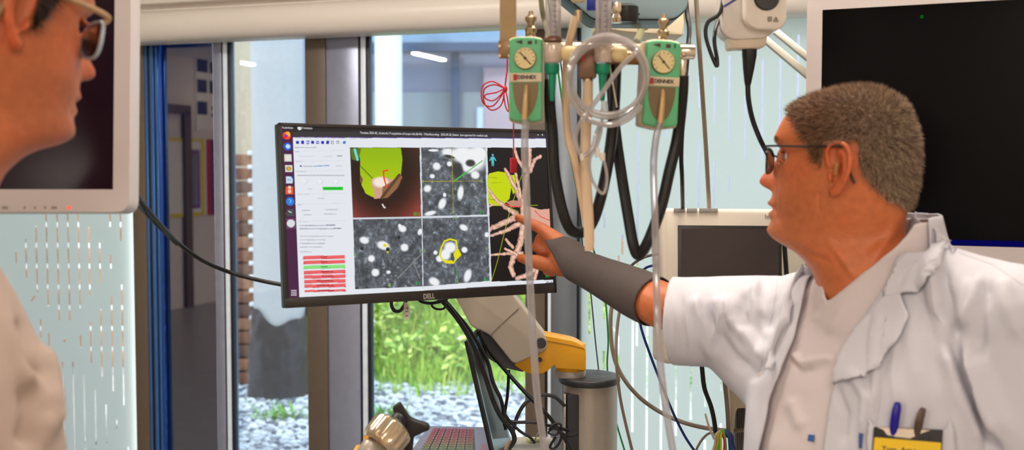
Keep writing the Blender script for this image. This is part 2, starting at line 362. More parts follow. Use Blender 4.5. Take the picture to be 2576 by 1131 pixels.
# ---------------------------------------------------------------- back of the room (seen mirrored in the glass)
def mir(px, py, n=-BACK): 
    h = hit(px, py, W(s0 + .02, 0, 0), es); q = h - WO; return W(s0 + .02, -q.dot(en), h.z)
def sheet(name, x0, y0, x1, y1, mats_i, label, cat, group=None, thick=.012, n=-BACK - .02, mats=None):
    b = MB(); a = mir(x0, y0, n); c = mir(x1, y1, n); sa = (a - WO).dot(en); sc = (c - WO).dot(en)
    b.wbox(s0 + .002, s0 + thick, min(sa, sc), max(sa, sc), c.z, a.z, 0, .002)
    for (u0, v0, u1, v1, mi) in mats_i:
        na, nc = sa + (sc - sa) * u0, sa + (sc - sa) * u1; b.wbox(s0 + thick, s0 + thick + .002, min(na, nc), max(na, nc), a.z - (a.z - c.z) * v1, a.z - (a.z - c.z) * v0, mi)
    o = build(name, b, mats, None, False); tag(o, label, cat, group); return o
ps = [M('poster_paper', (232, 226, 214), .7), M('scan_print', (52, 58, 66), .5), M('folder_yellow', (222, 200, 40), .5), M('folder_red', (180, 40, 50), .5), M('folder_blue', (40, 60, 130), .5), M('paper_white', (225, 230, 238), .6), M('print_purple', (120, 90, 130), .6), M('chart_pink', (206, 130, 110), .6), M('green_print', (60, 130, 70), .6)]
pics = [(.06, .02, .5, .2, 1), (.58, .04, .94, .2, 1), (.06, .3, .46, .48, 1), (.56, .3, .94, .48, 1), (.06, .6, .46, .78, 1), (.62, .66, .72, .7, 8), (.62, .76, .7, .8, 4)]
sheet('wall_poster', 480, 140, 545, 330, pics, 'cream poster of small dark scan pictures on the side wall mirrored in the left glass', 'poster', mats=ps)
sheet('framed_notice', 395, 345, 540, 540, [(.0, .0, .72, .04, 2), (.68, .0, .74, 1, 2), (.0, .95, .72, 1, 2), (.35, .14, .66, .9, 6), (.38, .2, .62, .86, 5), (.78, 0, .88, 1, 3), (.88, 0, 1, 1, 4)], 'yellow edged notice board with red and blue side strips on the side wall', 'notice board', mats=ps)
sheet('anatomy_chart', 572, 205, 620, 365, [(.1, .1, .8, .45, 7), (.2, .5, .75, .9, 7)], 'reddish anatomy chart on the side wall mirrored beside the white column', 'chart', mats=ps)
b = MB(); a = mir(452, 110); na = (a - WO).dot(en)
b.wbox(s0, s0 + .05, na - .06, na + .06, 0, 2.15); b.wbox(s0, s0 + .05, na + .9, na + 1.02, 0, 2.15); b.wbox(s0, s0 + .05, na - .06, na + 1.02, 2.12, 2.22)
struct('door_1', b, M('door_frame', (98, 82, 66), .5))
# ceiling lamps (built where they hang; the glass mirrors them)
def ceil_lamp(c, L_, ax, label):
    t = thing('ceiling_lamp', label, 'ceiling lamp', c, 'tube lamps under the ceiling'); ay = ez.cross(ax)
    build('lamp_housing', MB().box(V(c) + ez * .035, (L_, .11, .05), (ax, ay, ez), 0, .006), M('lamp_white', (235, 235, 230), .4), t)
    build('tube', MB().box(V(c) + ez * .002, (L_ - .06, .07, .022), (ax, ay, ez), 0, .009), emis('tube_glow', (255, 236, 205), 26), t)
def ceil_from(px, py, z=CEIL - .06):
    d = ray(px, py); h = CAM + d * ((z - CAM.z) / d.z); q = h - WO; return W(q.dot(es), -q.dot(en), z)
for (xa, ya, xb, yb, lb) in [(1030, 131, 1110, 150, 'bright ceiling tube lamp mirrored in the large pane beside the white post'), (570, 152, 628, 162, 'bright ceiling tube lamp mirrored in the pane left of the round column')]:
    A = ceil_from(xa, ya); B = ceil_from(xb, yb); ceil_lamp((A + B) / 2, min((B - A).length, 2.6), (B - A).normalized(), lb)
# ================================================================ outside
gravel = M('gravel_ground', (206, 206, 204), .9, 0, .35, 26, .9, 60)
b = MB(); gx = np.linspace(-9, 9, 61); gy = np.linspace(0, 30, 101)
def gz(x, y): 
    return 0.0
def grid(name, xs, ys, zf, mats, **k):
    b = MB(); vs_ = [V((x, y, zf(x, y))) for y in ys for x in xs]; n = len(xs)
    b.add(vs_, [(j * n + i, j * n + i + 1, (j + 1) * n + i + 1, (j + 1) * n + i) for j in range(len(ys) - 1) for i in range(n - 1)]); return b
b = MB().box((2, 22, -.21), (44, 42, .18)); o = struct('ground_outside', b, gravel); o.name = 'floor_outside'
def mound(x, y):
    edge = 8.35 + .25 * math.sin(x * 1.7) + .15 * math.sin(x * 4.1) + max(0, -x - 1.0) * 1.5
    h = max(0, min(1, (y - edge) / 3.0)); return -.14 + .50 * h * h * (3 - 2 * h) + .02 * noise.noise(V((x * 3, y * 3, 0)))
turf = M('turf_soil', (96, 128, 40), .9, 0, .35, 14, .5, 60)
b = grid('g', np.linspace(-1.9, .9, 70), np.linspace(7.6, 12.8, 80), mound, None); tag(build('grass_bank', b, turf, None), 'low green grassy bank beyond the grey gravel outside the window', 'grass bank')
b = MB(); rr = random.Random(3)
for i in range(26000):
    y = rr.uniform(8.0, 12.4); x = rr.uniform(-1.35 if y < 8.8 else -1.85, .85); z = mound(x, y)
    if z < -.11 and rr.random() < .8: continue
    px, py = proj((x, y, z))
    if rr.random() < .25 * (1 + math.sin(x * 9 + y * 5)): continue
    h = rr.uniform(.05, .16) * (1.5 if rr.random() < .15 else 1); a = rr.uniform(0, 2 * PI); wd = rr.uniform(.005, .012); dx = V((math.cos(a), math.sin(a), 0)) * wd; ln = V((rr.uniform(-.06, .06), rr.uniform(-.06, .06), 0))
    p = V((x, y, z - .01)); mi = rr.choice((0, 0, 1, 2))
    if rr.random() < .05: h *= 1.3; mi = 2
    b.add([p - dx, p + dx, p + dx * .7 + ln * .4 + ez * h * .6, p - dx * .7 + ln * .4 + ez * h * .6, p + ln + ez * h], [(0, 1, 2, 3), (3, 2, 4)], mi)
for i in range(5200):
    y = rr.uniform(8.3, 12.3); x = rr.uniform(-1.35 if y < 8.8 else -1.85, .85); z = mound(x, y)
    cl = noise.noise(V((x * 2.3, y * 1.6, 4))); 
    if z < -.10 or cl < -.15: continue
    p = V((x, y, z + rr.uniform(.04, .20))); a = rr.uniform(0, 2 * PI); L_ = rr.uniform(.025, .06); d = V((math.cos(a), math.sin(a), rr.uniform(-.6, .6))) * L_; sd_ = V((-math.sin(a), math.cos(a), rr.uniform(-.5, .5))) * L_ * .5
    b.add([p - d, p + sd_, p + d, p - sd_], [(0, 1, 2, 3)], 3 if cl > .12 and rr.random() < .6 else (2 if rr.random() < .5 else (4 if rr.random() < .15 else 1)))
o = build('grass', b, [M('grass_light', (176, 214, 66), .6, 0, .2), M('grass_mid', (122, 170, 46), .6, 0, .2), M('grass_yellow', (220, 230, 106), .6, 0, .2), M('leaf_lime', (206, 240, 110), .6, 0, .1), M('flower_white', (246, 246, 236), .6, 0, .05)], None, False)
tag(o, 'bright yellow green grass growing on the bank outside the window', 'grass', kind='stuff')
b = MB()
for i in range(9000):
    x = rr.uniform(-2.6, .6); y = rr.uniform(5.4, 8.5)
    if mound(x, y) > -.1: continue
    r = rr.uniform(.012, .03); bm = bmesh.new(); bmesh.ops.create_icosphere(bm, subdivisions=1, radius=r)
    q = V((x, y, -.115)); sc = V((rr.uniform(.8, 1.3), rr.uniform(.8, 1.3), rr.uniform(.5, .8)))
    if i > 5200: bm.free(); break
    b._bm(bm, lambda c: q + V((c.x * sc.x, c.y * sc.y, c.z * sc.z)), rr.choice((0, 0, 1, 2)))
o = build('gravel_stones', b, [M('stone_pale', (228, 228, 226), .8, 0, .2), M('stone_grey', (166, 168, 170), .8, 0, .2), M('stone_dark', (104, 108, 116), .8, 0, .2)], None, True)
tag(o, 'pale grey loose gravel stones on the ground outside the window', 'gravel', kind='stuff')
for (px, py, lb, sd) in [(700, 1070, 'small green weed tuft growing in the gravel before the wrapped column', 4), (970, 960, 'leafy green weed at the left end of the grass bank', 5)]:
    Y = 7.3; base = P(px, py, Y); base.z = -.12; r2 = random.Random(sd); b = MB()
    for k in range(70):
        a = r2.uniform(0, 2 * PI); L_ = r2.uniform(.06, .17); d = V((math.cos(a) * L_, math.sin(a) * L_ * .6, L_ * r2.uniform(.3, 1))); p = base + V((r2.uniform(-.13, .13), r2.uniform(-.06, .06), 0)); sd_ = d.cross(ez).normalized() * .009
        b.add([p, p + d * .5 + sd_, p + d, p + d * .5 - sd_], [(0, 1, 2, 3)])
    tag(build('weed_tuft', b, M('weed_green', (122, 176, 70), .6), None, False), lb, 'weed')
# white round column with dark wrapping at its foot
c0 = P(706, 1000, 8.1); rc = 64 * 8.1 / FPX
t = thing('round_column', 'white round column outside, wrapped in dark plastic at its foot', 'column', (c0.x, c0.y, -.12))
build('shaft', MB().cyl((c0.x, c0.y, -.12), (c0.x, c0.y, 3.4), rc, seg=48), M('column_white', (198, 194, 188), .6, 0, .04), t)
b = MB(); sg = 64; vs_ = []; rows = 16
for j in range(rows + 1):
    for k in range(sg):
        a = 2 * PI * k / sg; z = -.12 + .60 * j / rows * (1 + .09 * math.sin(a * 2 + .8) * (j / rows) + .04 * math.sin(5 * a))
        r = rc + .015 + .028 * abs(noise.noise(V((math.cos(a) * 3, math.sin(a) * 3, z * 7)))) + .03 * (1 - j / rows)
        vs_.append(V((c0.x + r * math.cos(a), c0.y + r * math.sin(a), z)))
b.add(vs_, [(j * sg + k, j * sg + (k + 1) % sg, (j + 1) * sg + (k + 1) % sg, (j + 1) * sg + k) for j in range(rows) for k in range(sg)])
build('plastic_wrap', b, M('dark_plastic_sheet', (36, 35, 42), .3, 0, .3, 9, .4, 30), t)
# stack of timber boards with pale clips
Y = 8.45; A = P(584, 900, Y); B = P(645, 900, Y); zt = P(600, 385, Y).z
t = thing('timber_stack', 'tall stack of brown timber boards with white end spacers outside left of the column', 'timber stack', ((A.x + B.x) / 2, Y, -.12))
nrow = 17; hh = (zt + .12) / nrow
for k in range(nrow):
    z = -.12 + hh * (k + .5)
    build('board', MB().box(((A.x + B.x) / 2, Y + .2, z), (B.x - A.x, .4, hh * .86), None, 0, .008), M('timber_%d' % (k % 3), [(134, 84, 58), (158, 106, 76), (108, 72, 56)][k % 3], .7, 0, .3, 12), t)
    for xx in (A.x + .02, B.x - .02):
        build('spacer', MB().box((xx, Y - .01, z + hh * .5), (.045, .05, hh * .3), None, 0, .006), M('spacer_white', (250, 250, 250), .4), t)
# slatted timber screen behind the left frosted window
t = thing('timber_screen', 'long coppery slatted timber screen outside behind the left frosted window', 'screen', (-4.4, 8.8, -.12))
for k in range(12):
    build('board', MB().box((-4.45, 8.8, .02 + k * .165), (3.9, .05, .125), None, 0, .006), M('screen_timber', (176, 122, 92), .7, 0, .35, 5), t)
for x in (-6.2, -4.45, -2.7): build('post', MB().box((x, 8.86, .9), (.07, .06, 2.04), None, 0, .004), M('screen_timber'), t)
# buildings across the courtyard
def wallpx(name, x0, y0, x1, y1, Y, m, th=.2, bev=0):
    a = P(x0, y0, Y); c = P(x1, y1, Y); return MB().box(((a.x + c.x) / 2, Y + th / 2, (a.z + c.z) / 2), (c.x - a.x, th, abs(a.z - c.z)), None, 0, bev)
t = thing('courtyard_building', 'pale lavender building with dark blue window beams across the courtyard', 'building', (0, 13.2, -.12))
Yb = 13.4
a = P(300, 0, Yb); c = P(2700, 0, Yb)
bb = MB().box(((a.x + c.x) / 2, Yb + .2, 1.9), (c.x - a.x, .3, 4.0)); build('wall', bb, M('building_lavender', (150, 152, 172), .8, 0, .05, 1), t)
build('upper_band', wallpx('x', 800, 60, 1460, 106, Yb - .05, None), M('band_lightblue', (150, 172, 190), .6), t)
build('beam', wallpx('x', 800, 106, 1460, 128, Yb - .3, None, .2), M('beam_blue', (58, 82, 110), .5), t)
for x0, x1 in ((1134, 1156), (890, 904), (1420, 1440)):
    build('post', wallpx('x', x0, 118, x1, 560, Yb - .12, None, .1), M('beam_blue'), t)
build('lower_panel', wallpx('x', 800, 232, 1460, 700, Yb - .02, None, .05), M('panel_greygreen', (142, 150, 154), .8, 0, .05, 1), t)
for (x0, x1, y0, y1, col) in [(1255 - 38, 1290, 170, 420, (172, 150, 160)), (1292, 1330, 190, 500, (146, 136, 134)), (1200, 1216, 270, 600, (190, 206, 234)), (1330, 1420, 150, 560, (120, 128, 142))]:
    build('curtain', wallpx('x', x0, y0, x1, y1, Yb - .1, None, .04), M('curtain_%d' % x0, col, .8), t)
build('plinth', wallpx('x', 700, 690, 1500, 800, Yb - .25, None, .2), M('plinth_dark', (60, 68, 84), .8), t)
a = P(978, 300, 12.3); tag(build('white_column', MB().cyl((a.x, a.y, -.12), (a.x, a.y, 4.4), 34 * 12.3 / FPX, seg=40), M('column_bright', (252, 252, 252), .6, 0, .01), None), 'bright white round column outside behind the top of the monitor', 'column')
a = P(582, 0, 9.6); c = P(664, 0, 9.6)
tag(build('cream_wall', MB().box(((a.x + c.x) / 2, 9.7, 1.7), (c.x - a.x, .2, 3.6)), M('reflection_cream', (206, 186, 156), .8), None), 'cream wall outside above the timber stack, its tone mostly a painted reflection', 'wall')  # cream tone stands mostly for a reflection in the pane, built as a wall
# dark cladding behind the left pane and the end of the courtyard
a = P(395, 0, 5.2); c = P(566, 0, 5.2)
tag(build('dark_cladding', MB().box(((a.x + c.x) / 2, 5.3, 1.4), (c.x - a.x, .12, 3.0)), M('dark_cladding', (30, 38, 60), .6, 0, .2, 4), None), 'dark panel standing outside behind the left glass pane', 'panel')
tag(build('garden_wall', MB().box((3.6, 12.9, .25), (6.0, .25, .9)), M('garden_wall', (150, 120, 100), .8, 0, .1), None), 'low brown garden wall outside behind the frosted right window', 'wall')
b = MB(); r3 = random.Random(9)
for i in range(2600):
    x = r3.uniform(1.0, 5.2); y = r3.uniform(7.6, 9.2); z = r3.uniform(-.1, .75) ; a = r3.uniform(0, 2 * PI); L_ = r3.uniform(.05, .14); d = V((math.cos(a), math.sin(a), r3.uniform(-.3, .8))) * L_; sd_ = d.cross(ez).normalized() * .03
    p = V((x, y, z)); b.add([p, p + d * .5 + sd_, p + d, p + d * .5 - sd_], [(0, 1, 2, 3)])
tag(build('hedge', b, M('hedge_green', (120, 170, 70), .6, 0, .2), None, False), 'bright green hedge outside seen through the slits of the right frosted window', 'hedge')
# ================================================================ displays
def rotm(yaw, pitch, roll):
    return Matrix.Rotation(yaw, 3, 'Z') @ Matrix.Rotation(pitch, 3, 'X') @ Matrix.Rotation(roll, 3, 'Y')
black_pl = M('black_plastic', (26, 25, 27), .38, 0, .05); white_pl = M('white_plastic', (208, 198, 196), .35, 0, .02, 5); dark_glass = M('display_glass', (9, 8, 10), .1, 0, 0, spec=.5)
def noise_img(H_, W_, s, seed):
    r = np.random.RandomState(seed); g = r.rand(int(H_ / s) + 3, int(W_ / s) + 3); y = np.arange(H_) / s; x = np.arange(W_) / s
    yi = y.astype(int); xi = x.astype(int); fy = (y - yi)[:, None]; fx = (x - xi)[None, :]; fy = fy * fy * (3 - 2 * fy); fx = fx * fx * (3 - 2 * fx)
    a = g[yi][:, xi]; b_ = g[yi][:, xi + 1]; c = g[yi + 1][:, xi]; d = g[yi + 1][:, xi + 1]
    return a * (1 - fy) * (1 - fx) + b_ * (1 - fy) * fx + c * fy * (1 - fx) + d * fy * fx
NZ5 = noise_img(392, 700, 5, 77)
class Raster:
    """colour picture painted vertex by vertex on the glass of a display (its screen image)"""
    def __init__(s, c, Rm, w_, h_, nx, ny):
        s.c = V(c); s.R = Rm; s.w = w_; s.h = h_; s.nx = nx; s.ny = ny; s.img = np.zeros((ny, nx, 3)); s.xd = Rm @ V((1, 0, 0)); s.zd = Rm @ V((0, 0, 1)); s.nd = Rm @ V((0, -1, 0))
        s.X, s.Y = np.meshgrid(np.arange(nx), np.arange(ny))
    def g(s, px, py):
        h = hit(px, py, s.c, s.nd) - s.c; return ((h.dot(s.xd) / s.w + .5) * (s.nx - 1), (.5 - h.dot(s.zd) / s.h) * (s.ny - 1))
    def poly(s, pts, col, soft=0):
        q = [s.g(*p) for p in pts]; m = np.zeros((s.ny, s.nx), bool); n = len(q)
        for i in range(n):
            x0, y0 = q[i]; x1, y1 = q[(i + 1) % n]
            if y0 == y1: continue
            cnd = ((y0 > s.Y) != (y1 > s.Y)) & (s.X < (x1 - x0) * (s.Y - y0) / (y1 - y0) + x0); m ^= cnd
        s.put(m, col); return m
    def put(s, m, col):
        if callable(col): s.img[m] = col(s.X[m], s.Y[m])
        else: s.img[m] = col
    def rect(s, x0, y0, x1, y1, col): return s.poly([(x0, y0), (x1, y0), (x1, y1), (x0, y1)], col)
    def disc(s, px, py, rx, ry, col, soft=False, ang=0, clip=None):
        cx, cy = s.g(px, py); ax, _ = s.g(px + rx, py); _, ay = s.g(px, py + ry); a = abs(ax - cx); b_ = abs(ay - cy)
        c_, s_ = math.cos(ang), math.sin(ang); dx = s.X - cx; dy = s.Y - cy; d = ((dx * c_ + dy * s_) / a) ** 2 + ((-dx * s_ + dy * c_) / b_) ** 2
        if soft:
            k = np.clip((1.75 - d) / 1.15, 0, 1)[..., None]
            if clip is not None: k = k * clip[..., None]
            s.img = s.img * (1 - k) + np.array(col) * k
        else:
            m = d < 1
            if clip is not None: m &= clip
            s.put(m, col)
    def line(s, pts, wd, col, wd2=None, shade=False, clip=None):
        q = [s.g(*p) for p in pts]; k = s.nx / 684.; wd2 = wd if wd2 is None else wd2; n = len(q) - 1
        if shade: best = np.full((s.ny, s.nx), 9.)
        for i in range(n):
            (x0, y0), (x1, y1) = q[i], q[i + 1]; L2 = (x1 - x0) ** 2 + (y1 - y0) ** 2 + 1e-9; t = np.clip(((s.X - x0) * (x1 - x0) + (s.Y - y0) * (y1 - y0)) / L2, 0, 1)
            d = np.hypot(s.X - x0 - t * (x1 - x0), s.Y - y0 - t * (y1 - y0)); a = wd + (wd2 - wd) * i / n; b_ = wd + (wd2 - wd) * (i + 1) / n; r = (a + (b_ - a) * t) * k / 2
            if shade: best = np.minimum(best, d / np.maximum(r * (.78 + .44 * NZ5), .5)); continue
            m = d < np.maximum(r, .55)
            if clip is not None: m &= clip
            s.img[m] = col
        if shade:
            m = best < 1
            if clip is not None: m &= clip
            sd = ((1.04 - .42 * best ** 2) * (.88 + .24 * NZ5))[..., None]; s.img[m] = (np.array(col) * sd)[m]
    def smudge(s, x0, y, x1, col, h=2.5, seed=1):
        r = np.random.RandomState(seed + int(x0) * 7 + int(y)); x = x0; col = tuple(c_ * .55 + 240 * .45 for c_ in col) if min(col) > 60 else col
        while x < x1:
            l = r.uniform(3, 9); s.line([(x, y), (min(x + l, x1), y)], h, col); x += l + r.uniform(1.2, 3)
    def mesh(s, name, mat, parent, off=.0008):
        xs = (np.arange(s.nx) / (s.nx - 1) - .5) * s.w; zs = (.5 - np.arange(s.ny) / (s.ny - 1)) * s.h; XX, ZZ = np.meshgrid(xs, zs)
        co = np.array(s.c + s.nd * off) + XX.reshape(-1, 1) * np.array(s.xd) + ZZ.reshape(-1, 1) * np.array(s.zd)
        i = np.arange(s.nx * s.ny).reshape(s.ny, s.nx); f = np.stack([i[:-1, :-1], i[1:, :-1], i[1:, 1:], i[:-1, 1:]], -1).reshape(-1, 4)
        return npmesh(name, co, f, mat, parent, lin_np(np.clip(s.img, 0, 255)).reshape(-1, 3), smooth=False)
def screen_mat(name, strength=1.0):
    m = bpy.data.materials.new(name); m.use_nodes = True; t = m.node_tree; b = t.nodes['Principled BSDF']; a = t.nodes.new('ShaderNodeAttribute'); a.attribute_name = 'Col'
    b.inputs['Base Color'].default_value = (.01, .01, .01, 1); b.inputs['Roughness'].default_value = .35; b.inputs['Specular IOR Level'].default_value = .15
    t.links.new(a.outputs['Color'], b.inputs['Emission Color']); b.inputs['Emission Strength'].default_value = strength; return m
# ---- the computer monitor in the middle
Rm = rotm(math.radians(29.6), math.radians(-6.5), math.radians(.4)); mc = V((-.157, 2.0251, 1.4658)); mw, mh = .54, .3164
mx_, my_, mz_ = Rm @ V((1, 0, 0)), Rm @ V((0, 1, 0)), Rm @ V((0, 0, 1)); ax = (mx_, my_, mz_)
t = thing('computer_monitor', 'black framed computer monitor showing medical scan software, held in the middle by the robot arm', 'monitor', mc)
b = MB(); bz = .0065; bt = .0175
b.box(mc + my_ * .012, (mw, .022, mh), ax, 0, .003)
build('casing', b, black_pl, t)
b = MB()
for cx, cz, sx_, sz_ in ((0, mh / 2 - bz / 2, mw, bz), (0, -mh / 2 + bt / 2, mw, bt), (-mw / 2 + bz / 2, 0, bz, mh), (mw / 2 - bz / 2, 0, bz, mh)):
    b.box(mc + mx_ * cx + mz_ * cz - my_ * .0005, (sx_, .005, sz_), ax, 0, .0012)
build('bezel', b, M('bezel_brown_black', (38, 32, 30), .4), t)
build('rear_housing', MB().box(mc + my_ * .04, (.24, .045, .2), ax, 0, .012), black_pl, t)
sc_ = mc + mz_ * (bt - bz) / 2; R = Raster(sc_, Rm, mw - 2 * bz, mh - bz - bt, 700, 392)
R.img[:] = (44, 42, 46)
g = lambda v: (v, v, v)
R.rect(690, 300, 1400, 331, (40, 38, 40)); R.rect(735, 331, 1400, 349, (56, 54, 58))
R.poly([(690, 331), (735, 331), (736, 345), (753, 765), (700, 765)], (74, 28, 70)); R.rect(690, 322, 734, 334, (58, 30, 46))
R.poly([(736, 344), (1395, 347), (1410, 709), (753, 750)], (238, 243, 250))
R.poly([(736, 344), (1395, 347), (1396, 349), (736, 346)], (90, 60, 150))
# panes
def ct(pts, seed, dark=78, amp=60):
    n1 = noise_img(392, 700, 9, seed); n2 = noise_img(392, 700, 4, seed + 1); n3 = noise_img(392, 700, 22, seed + 2); n4 = noise_img(392, 700, 2, seed + 3)
    ridge = 1 - np.abs(n1 * 2 - 1) * 2.2; v = dark + 16 + 105 * (.25 * n3 + .45 * n1 * n2 * 1.6 + .12 * n4 - .34) + 60 * np.clip(n1 - .74, 0, 1) / .26 * n2 + 12 * np.clip(ridge, 0, 1) ** 2
    full = np.stack([v * .93, v * .99, v * 1.06], -1); m = R.poly(pts, (0, 0, 0)); R.img[m] = full[m]; return m
P1 = [(880, 371), (1055, 371), (1059, 544), (887, 547)]; P2 = [(1059, 371), (1220, 371), (1225, 540), (1063, 543)]
P3 = [(888, 551), (1060, 548), (1063, 720), (893, 727)]; P4 = [(1062, 548), (1227, 545), (1231, 706), (1064, 720)]
m2 = ct(P2, 3); m3 = ct(P3, 13); m4 = ct(P4, 23)
# 3D bronchus view
gx1 = noise_img(392, 700, 40, 5)
m1 = R.poly(P1, (0, 0, 0)); cx, cy = R.g(960, 430); dd = np.hypot((R.X - cx) / 62, (R.Y - cy) / 78)
vy = np.clip((R.Y - cy) / 90., 0, 1); col = np.stack([62 + 60 * np.clip(dd - .95, 0, 1) * vy + 14 * vy, 38 + 22 * np.clip(dd - .95, 0, 1) * vy, 28 + 24 * np.clip(dd - .95, 0, 1) * vy], -1) * np.clip(.62 + .6 * np.abs(dd - 1.0), .5, 1.1)[..., None]
R.img[m1] = col[m1]
lum = lambda a, b_: (lambda x, y: np.stack([a[0] + (b_[0] - a[0]) * np.clip((y - 45) / 130, 0, 1), a[1] + (b_[1] - a[1]) * np.clip((y - 45) / 130, 0, 1), 0 * x + a[2]], -1))
R.poly([(900, 372), (1008, 372), (1012, 400), (1008, 440), (998, 470), (975, 490), (945, 499), (920, 487), (909, 465), (905, 430), (906, 405)], lum((150, 190, 0), (190, 216, 0)))
R.poly([(881, 373), (908, 373), (903, 395), (893, 404), (884, 400)], (96, 116, 20))
R.poly([(906, 440), (913, 450), (910, 462), (905, 458)], (130, 88, 60))
R.poly([(935, 450), (962, 443), (980, 449), (992, 452), (998, 447), (1006, 435), (1008, 445), (1000, 466), (985, 484), (970, 497), (941, 500), (940, 480), (934, 466)], (214, 168, 140))
R.disc(957, 458, 18, 12, (255, 240, 228), True); R.poly([(962, 470), (992, 452), (1006, 437), (1012, 445), (1000, 472), (975, 497), (960, 499)], (150, 104, 72)); R.line([(960, 497), (992, 455), (1004, 440)], 7, (96, 66, 40))
R.line([(906, 418), (936, 448)], 2, (70, 96, 10)); R.line([(975, 428), (964, 430), (966, 450), (972, 470)], 3.6, (250, 60, 20)); R.line([(892, 376), (899, 401)], 6.5, (110, 226, 220)); R.line([(962, 514), (965, 520), (968, 522)], 4, (220, 220, 220))
W_ = (250, 252, 255)
for x, y, a, c_, an in [(1098, 418, 9, 9, 0), (1130, 412, 6, 6, 0), (1087, 443, 6, 5, 0), (1075, 474, 9, 8, -.4), (1158, 485, 7, 17, .2), (1112, 512, 8, 14, .5), (1118, 490, 4, 5, 0), (1195, 440, 10, 9, 0), (1130, 385, 18, 11, .2), (1165, 390, 26, 20, .2), (1190, 400, 30, 28, 0), (1205, 385, 18, 16, 0), (1082, 536, 14, 5, -.2), (1090, 378, 12, 3, 0), (1178, 420, 14, 14, 0)]: R.disc(x, y, a, c_, W_, True, an, m2)
for x, y, a, c_, an in [(1183, 410, 11, 8, 0), (1130, 394, 12, 4, .2), (1150, 428, 12, 18, 0)]: R.disc(x, y, a, c_, g(64), True, an, m2)
for x, y, a, c_, an in [(1012, 575, 9, 8, .2), (916, 604, 11, 8, .3), (964, 617, 15, 10, .3), (1017, 622, 9, 9, 0), (934, 650, 8, 8, 0), (944, 685, 9, 9, 0), (977, 684, 5, 4, 0), (1056, 583, 5, 8, .5), (1005, 568, 4, 5, 0)]: R.disc(x, y, a, c_, W_, True, an, m3)
for x, y, a, c_ in [(975, 627, 4, 5), (910, 625, 4, 4), (1003, 597, 3, 4)]: R.disc(x, y, a, c_, g(40), True, 0, m3)
for x, y, a, c_, an in [(1132, 622, 14, 13, 0), (1120, 640, 12, 13, .3), (1166, 572, 10, 7, .4), (1168, 628, 7, 7, 0), (1176, 693, 8, 16, .4), (1092, 708, 13, 9, .4), (1105, 650, 8, 8, 0), (1055, 583, 5, 8, .2), (1224, 590, 5, 6, 0), (1095, 635, 5, 5, 0)]: R.disc(x, y, a, c_, W_, True, an, m4)
for ln in ([(1000, 700), (1058, 640)], [(1040, 660), (1056, 700)], [(968, 590), (972, 606)]): R.line(ln, 2.5, g(140), clip=m3)
Yl = (238, 232, 20)
R.line([(1118, 606), (1132, 601), (1147, 605), (1150, 625), (1158, 640), (1146, 652), (1140, 661), (1122, 660), (1112, 652), (1105, 640), (1110, 622), (1118, 606)], 4, Yl); R.poly([(1147, 625), (1158, 640), (1144, 652), (1140, 640)], Yl); R.poly([(1112, 652), (1122, 660), (1140, 661), (1138, 655), (1120, 654)], Yl)
R.disc(968, 617, 5, 4.5, Yl); R.disc(975, 634, 3, 3, (200, 196, 60))
Ye = (170, 160, 50)
R.line([(1136, 372), (1140, 536)], 1.7, Ye); R.line([(1062, 456), (1213, 455)], 1.7, Ye); R.line([(1142, 455), (1172, 434)], 3.4, (60, 200, 70)); R.line([(1172, 434), (1213, 404)], 2.4, (60, 190, 70)); R.line([(1149, 672), (1150, 706)], 1.8, (60, 180, 60))
# 3D tree
P5 = [(1225, 371), (1383, 371), (1391, 703), (1236, 708)]; m5 = R.poly(P5, (24, 22, 22)); pk = (242, 192, 170)
ylw = (206, 224, 0)
R.poly([(1230, 436), (1252, 431), (1268, 433), (1280, 438), (1286, 470), (1281, 500), (1262, 518), (1240, 517), (1227, 512), (1225, 450)], ylw); R.poly([(1284, 440), (1294, 440), (1300, 480), (1290, 488), (1286, 470)], ylw); R.line([(1228, 446), (1250, 447)], 1.6, (150, 170, 0)); R.line([(1236, 460), (1262, 459)], 1.4, (160, 180, 0)); R.line([(1228, 500), (1262, 508)], 1.6, (150, 170, 0))
for pts, a, c_ in [([(1270, 425), (1284, 450), (1300, 480), (1316, 520)], 8, 14), ([(1228, 475), (1245, 500), (1270, 520), (1300, 540)], 7, 13), ([(1292, 372), (1302, 400), (1322, 430)], 9, 9), ([(1332, 372), (1332, 410), (1324, 450), (1316, 500)], 10, 12), ([(1360, 393), (1344, 402), (1334, 430)], 8, 9),
                   ([(1295, 430), (1305, 470), (1312, 520)], 7, 9), ([(1300, 545), (1268, 560), (1238, 572), (1230, 578)], 14, 10), ([(1310, 560), (1272, 580), (1236, 592)], 13, 6), ([(1228, 520), (1240, 514)], 5, 5), ([(1316, 505), (1318, 560), (1306, 620), (1290, 650), (1284, 670), (1292, 692)], 18, 12), ([(1272, 602), (1290, 622)], 7, 8), ([(1234, 641), (1270, 638), (1312, 636)], 5, 9), ([(1270, 625), (1300, 640)], 6, 8),
                   ([(1300, 700), (1330, 690), (1350, 672), (1344, 700)], 12, 10), ([(1345, 700), (1350, 680)], 9, 9)]:
    R.line(pts, a * 1.1, pk, c_ * 1.1, True, m5)
R.poly([(1316, 515), (1336, 520), (1358, 527), (1388, 524), (1390, 575), (1370, 572), (1345, 560), (1316, 560)], (232, 176, 156)); R.line([(1345, 530), (1360, 545), (1388, 556)], 1.8, (230, 60, 50)); R.poly([(1272, 508), (1290, 503), (1310, 506), (1312, 518), (1290, 522)], (204, 140, 126)); R.line([(1270, 512), (1284, 519), (1306, 520)], 2.5, (240, 80, 50))
R.line([(1312, 440), (1282, 530), (1250, 660), (1236, 705)], 1.6, (178, 184, 30)); R.line([(1330, 516), (1352, 516)], 1.6, (150, 170, 30)); R.line([(1282, 522), (1304, 532)], 1.6, (150, 170, 30))
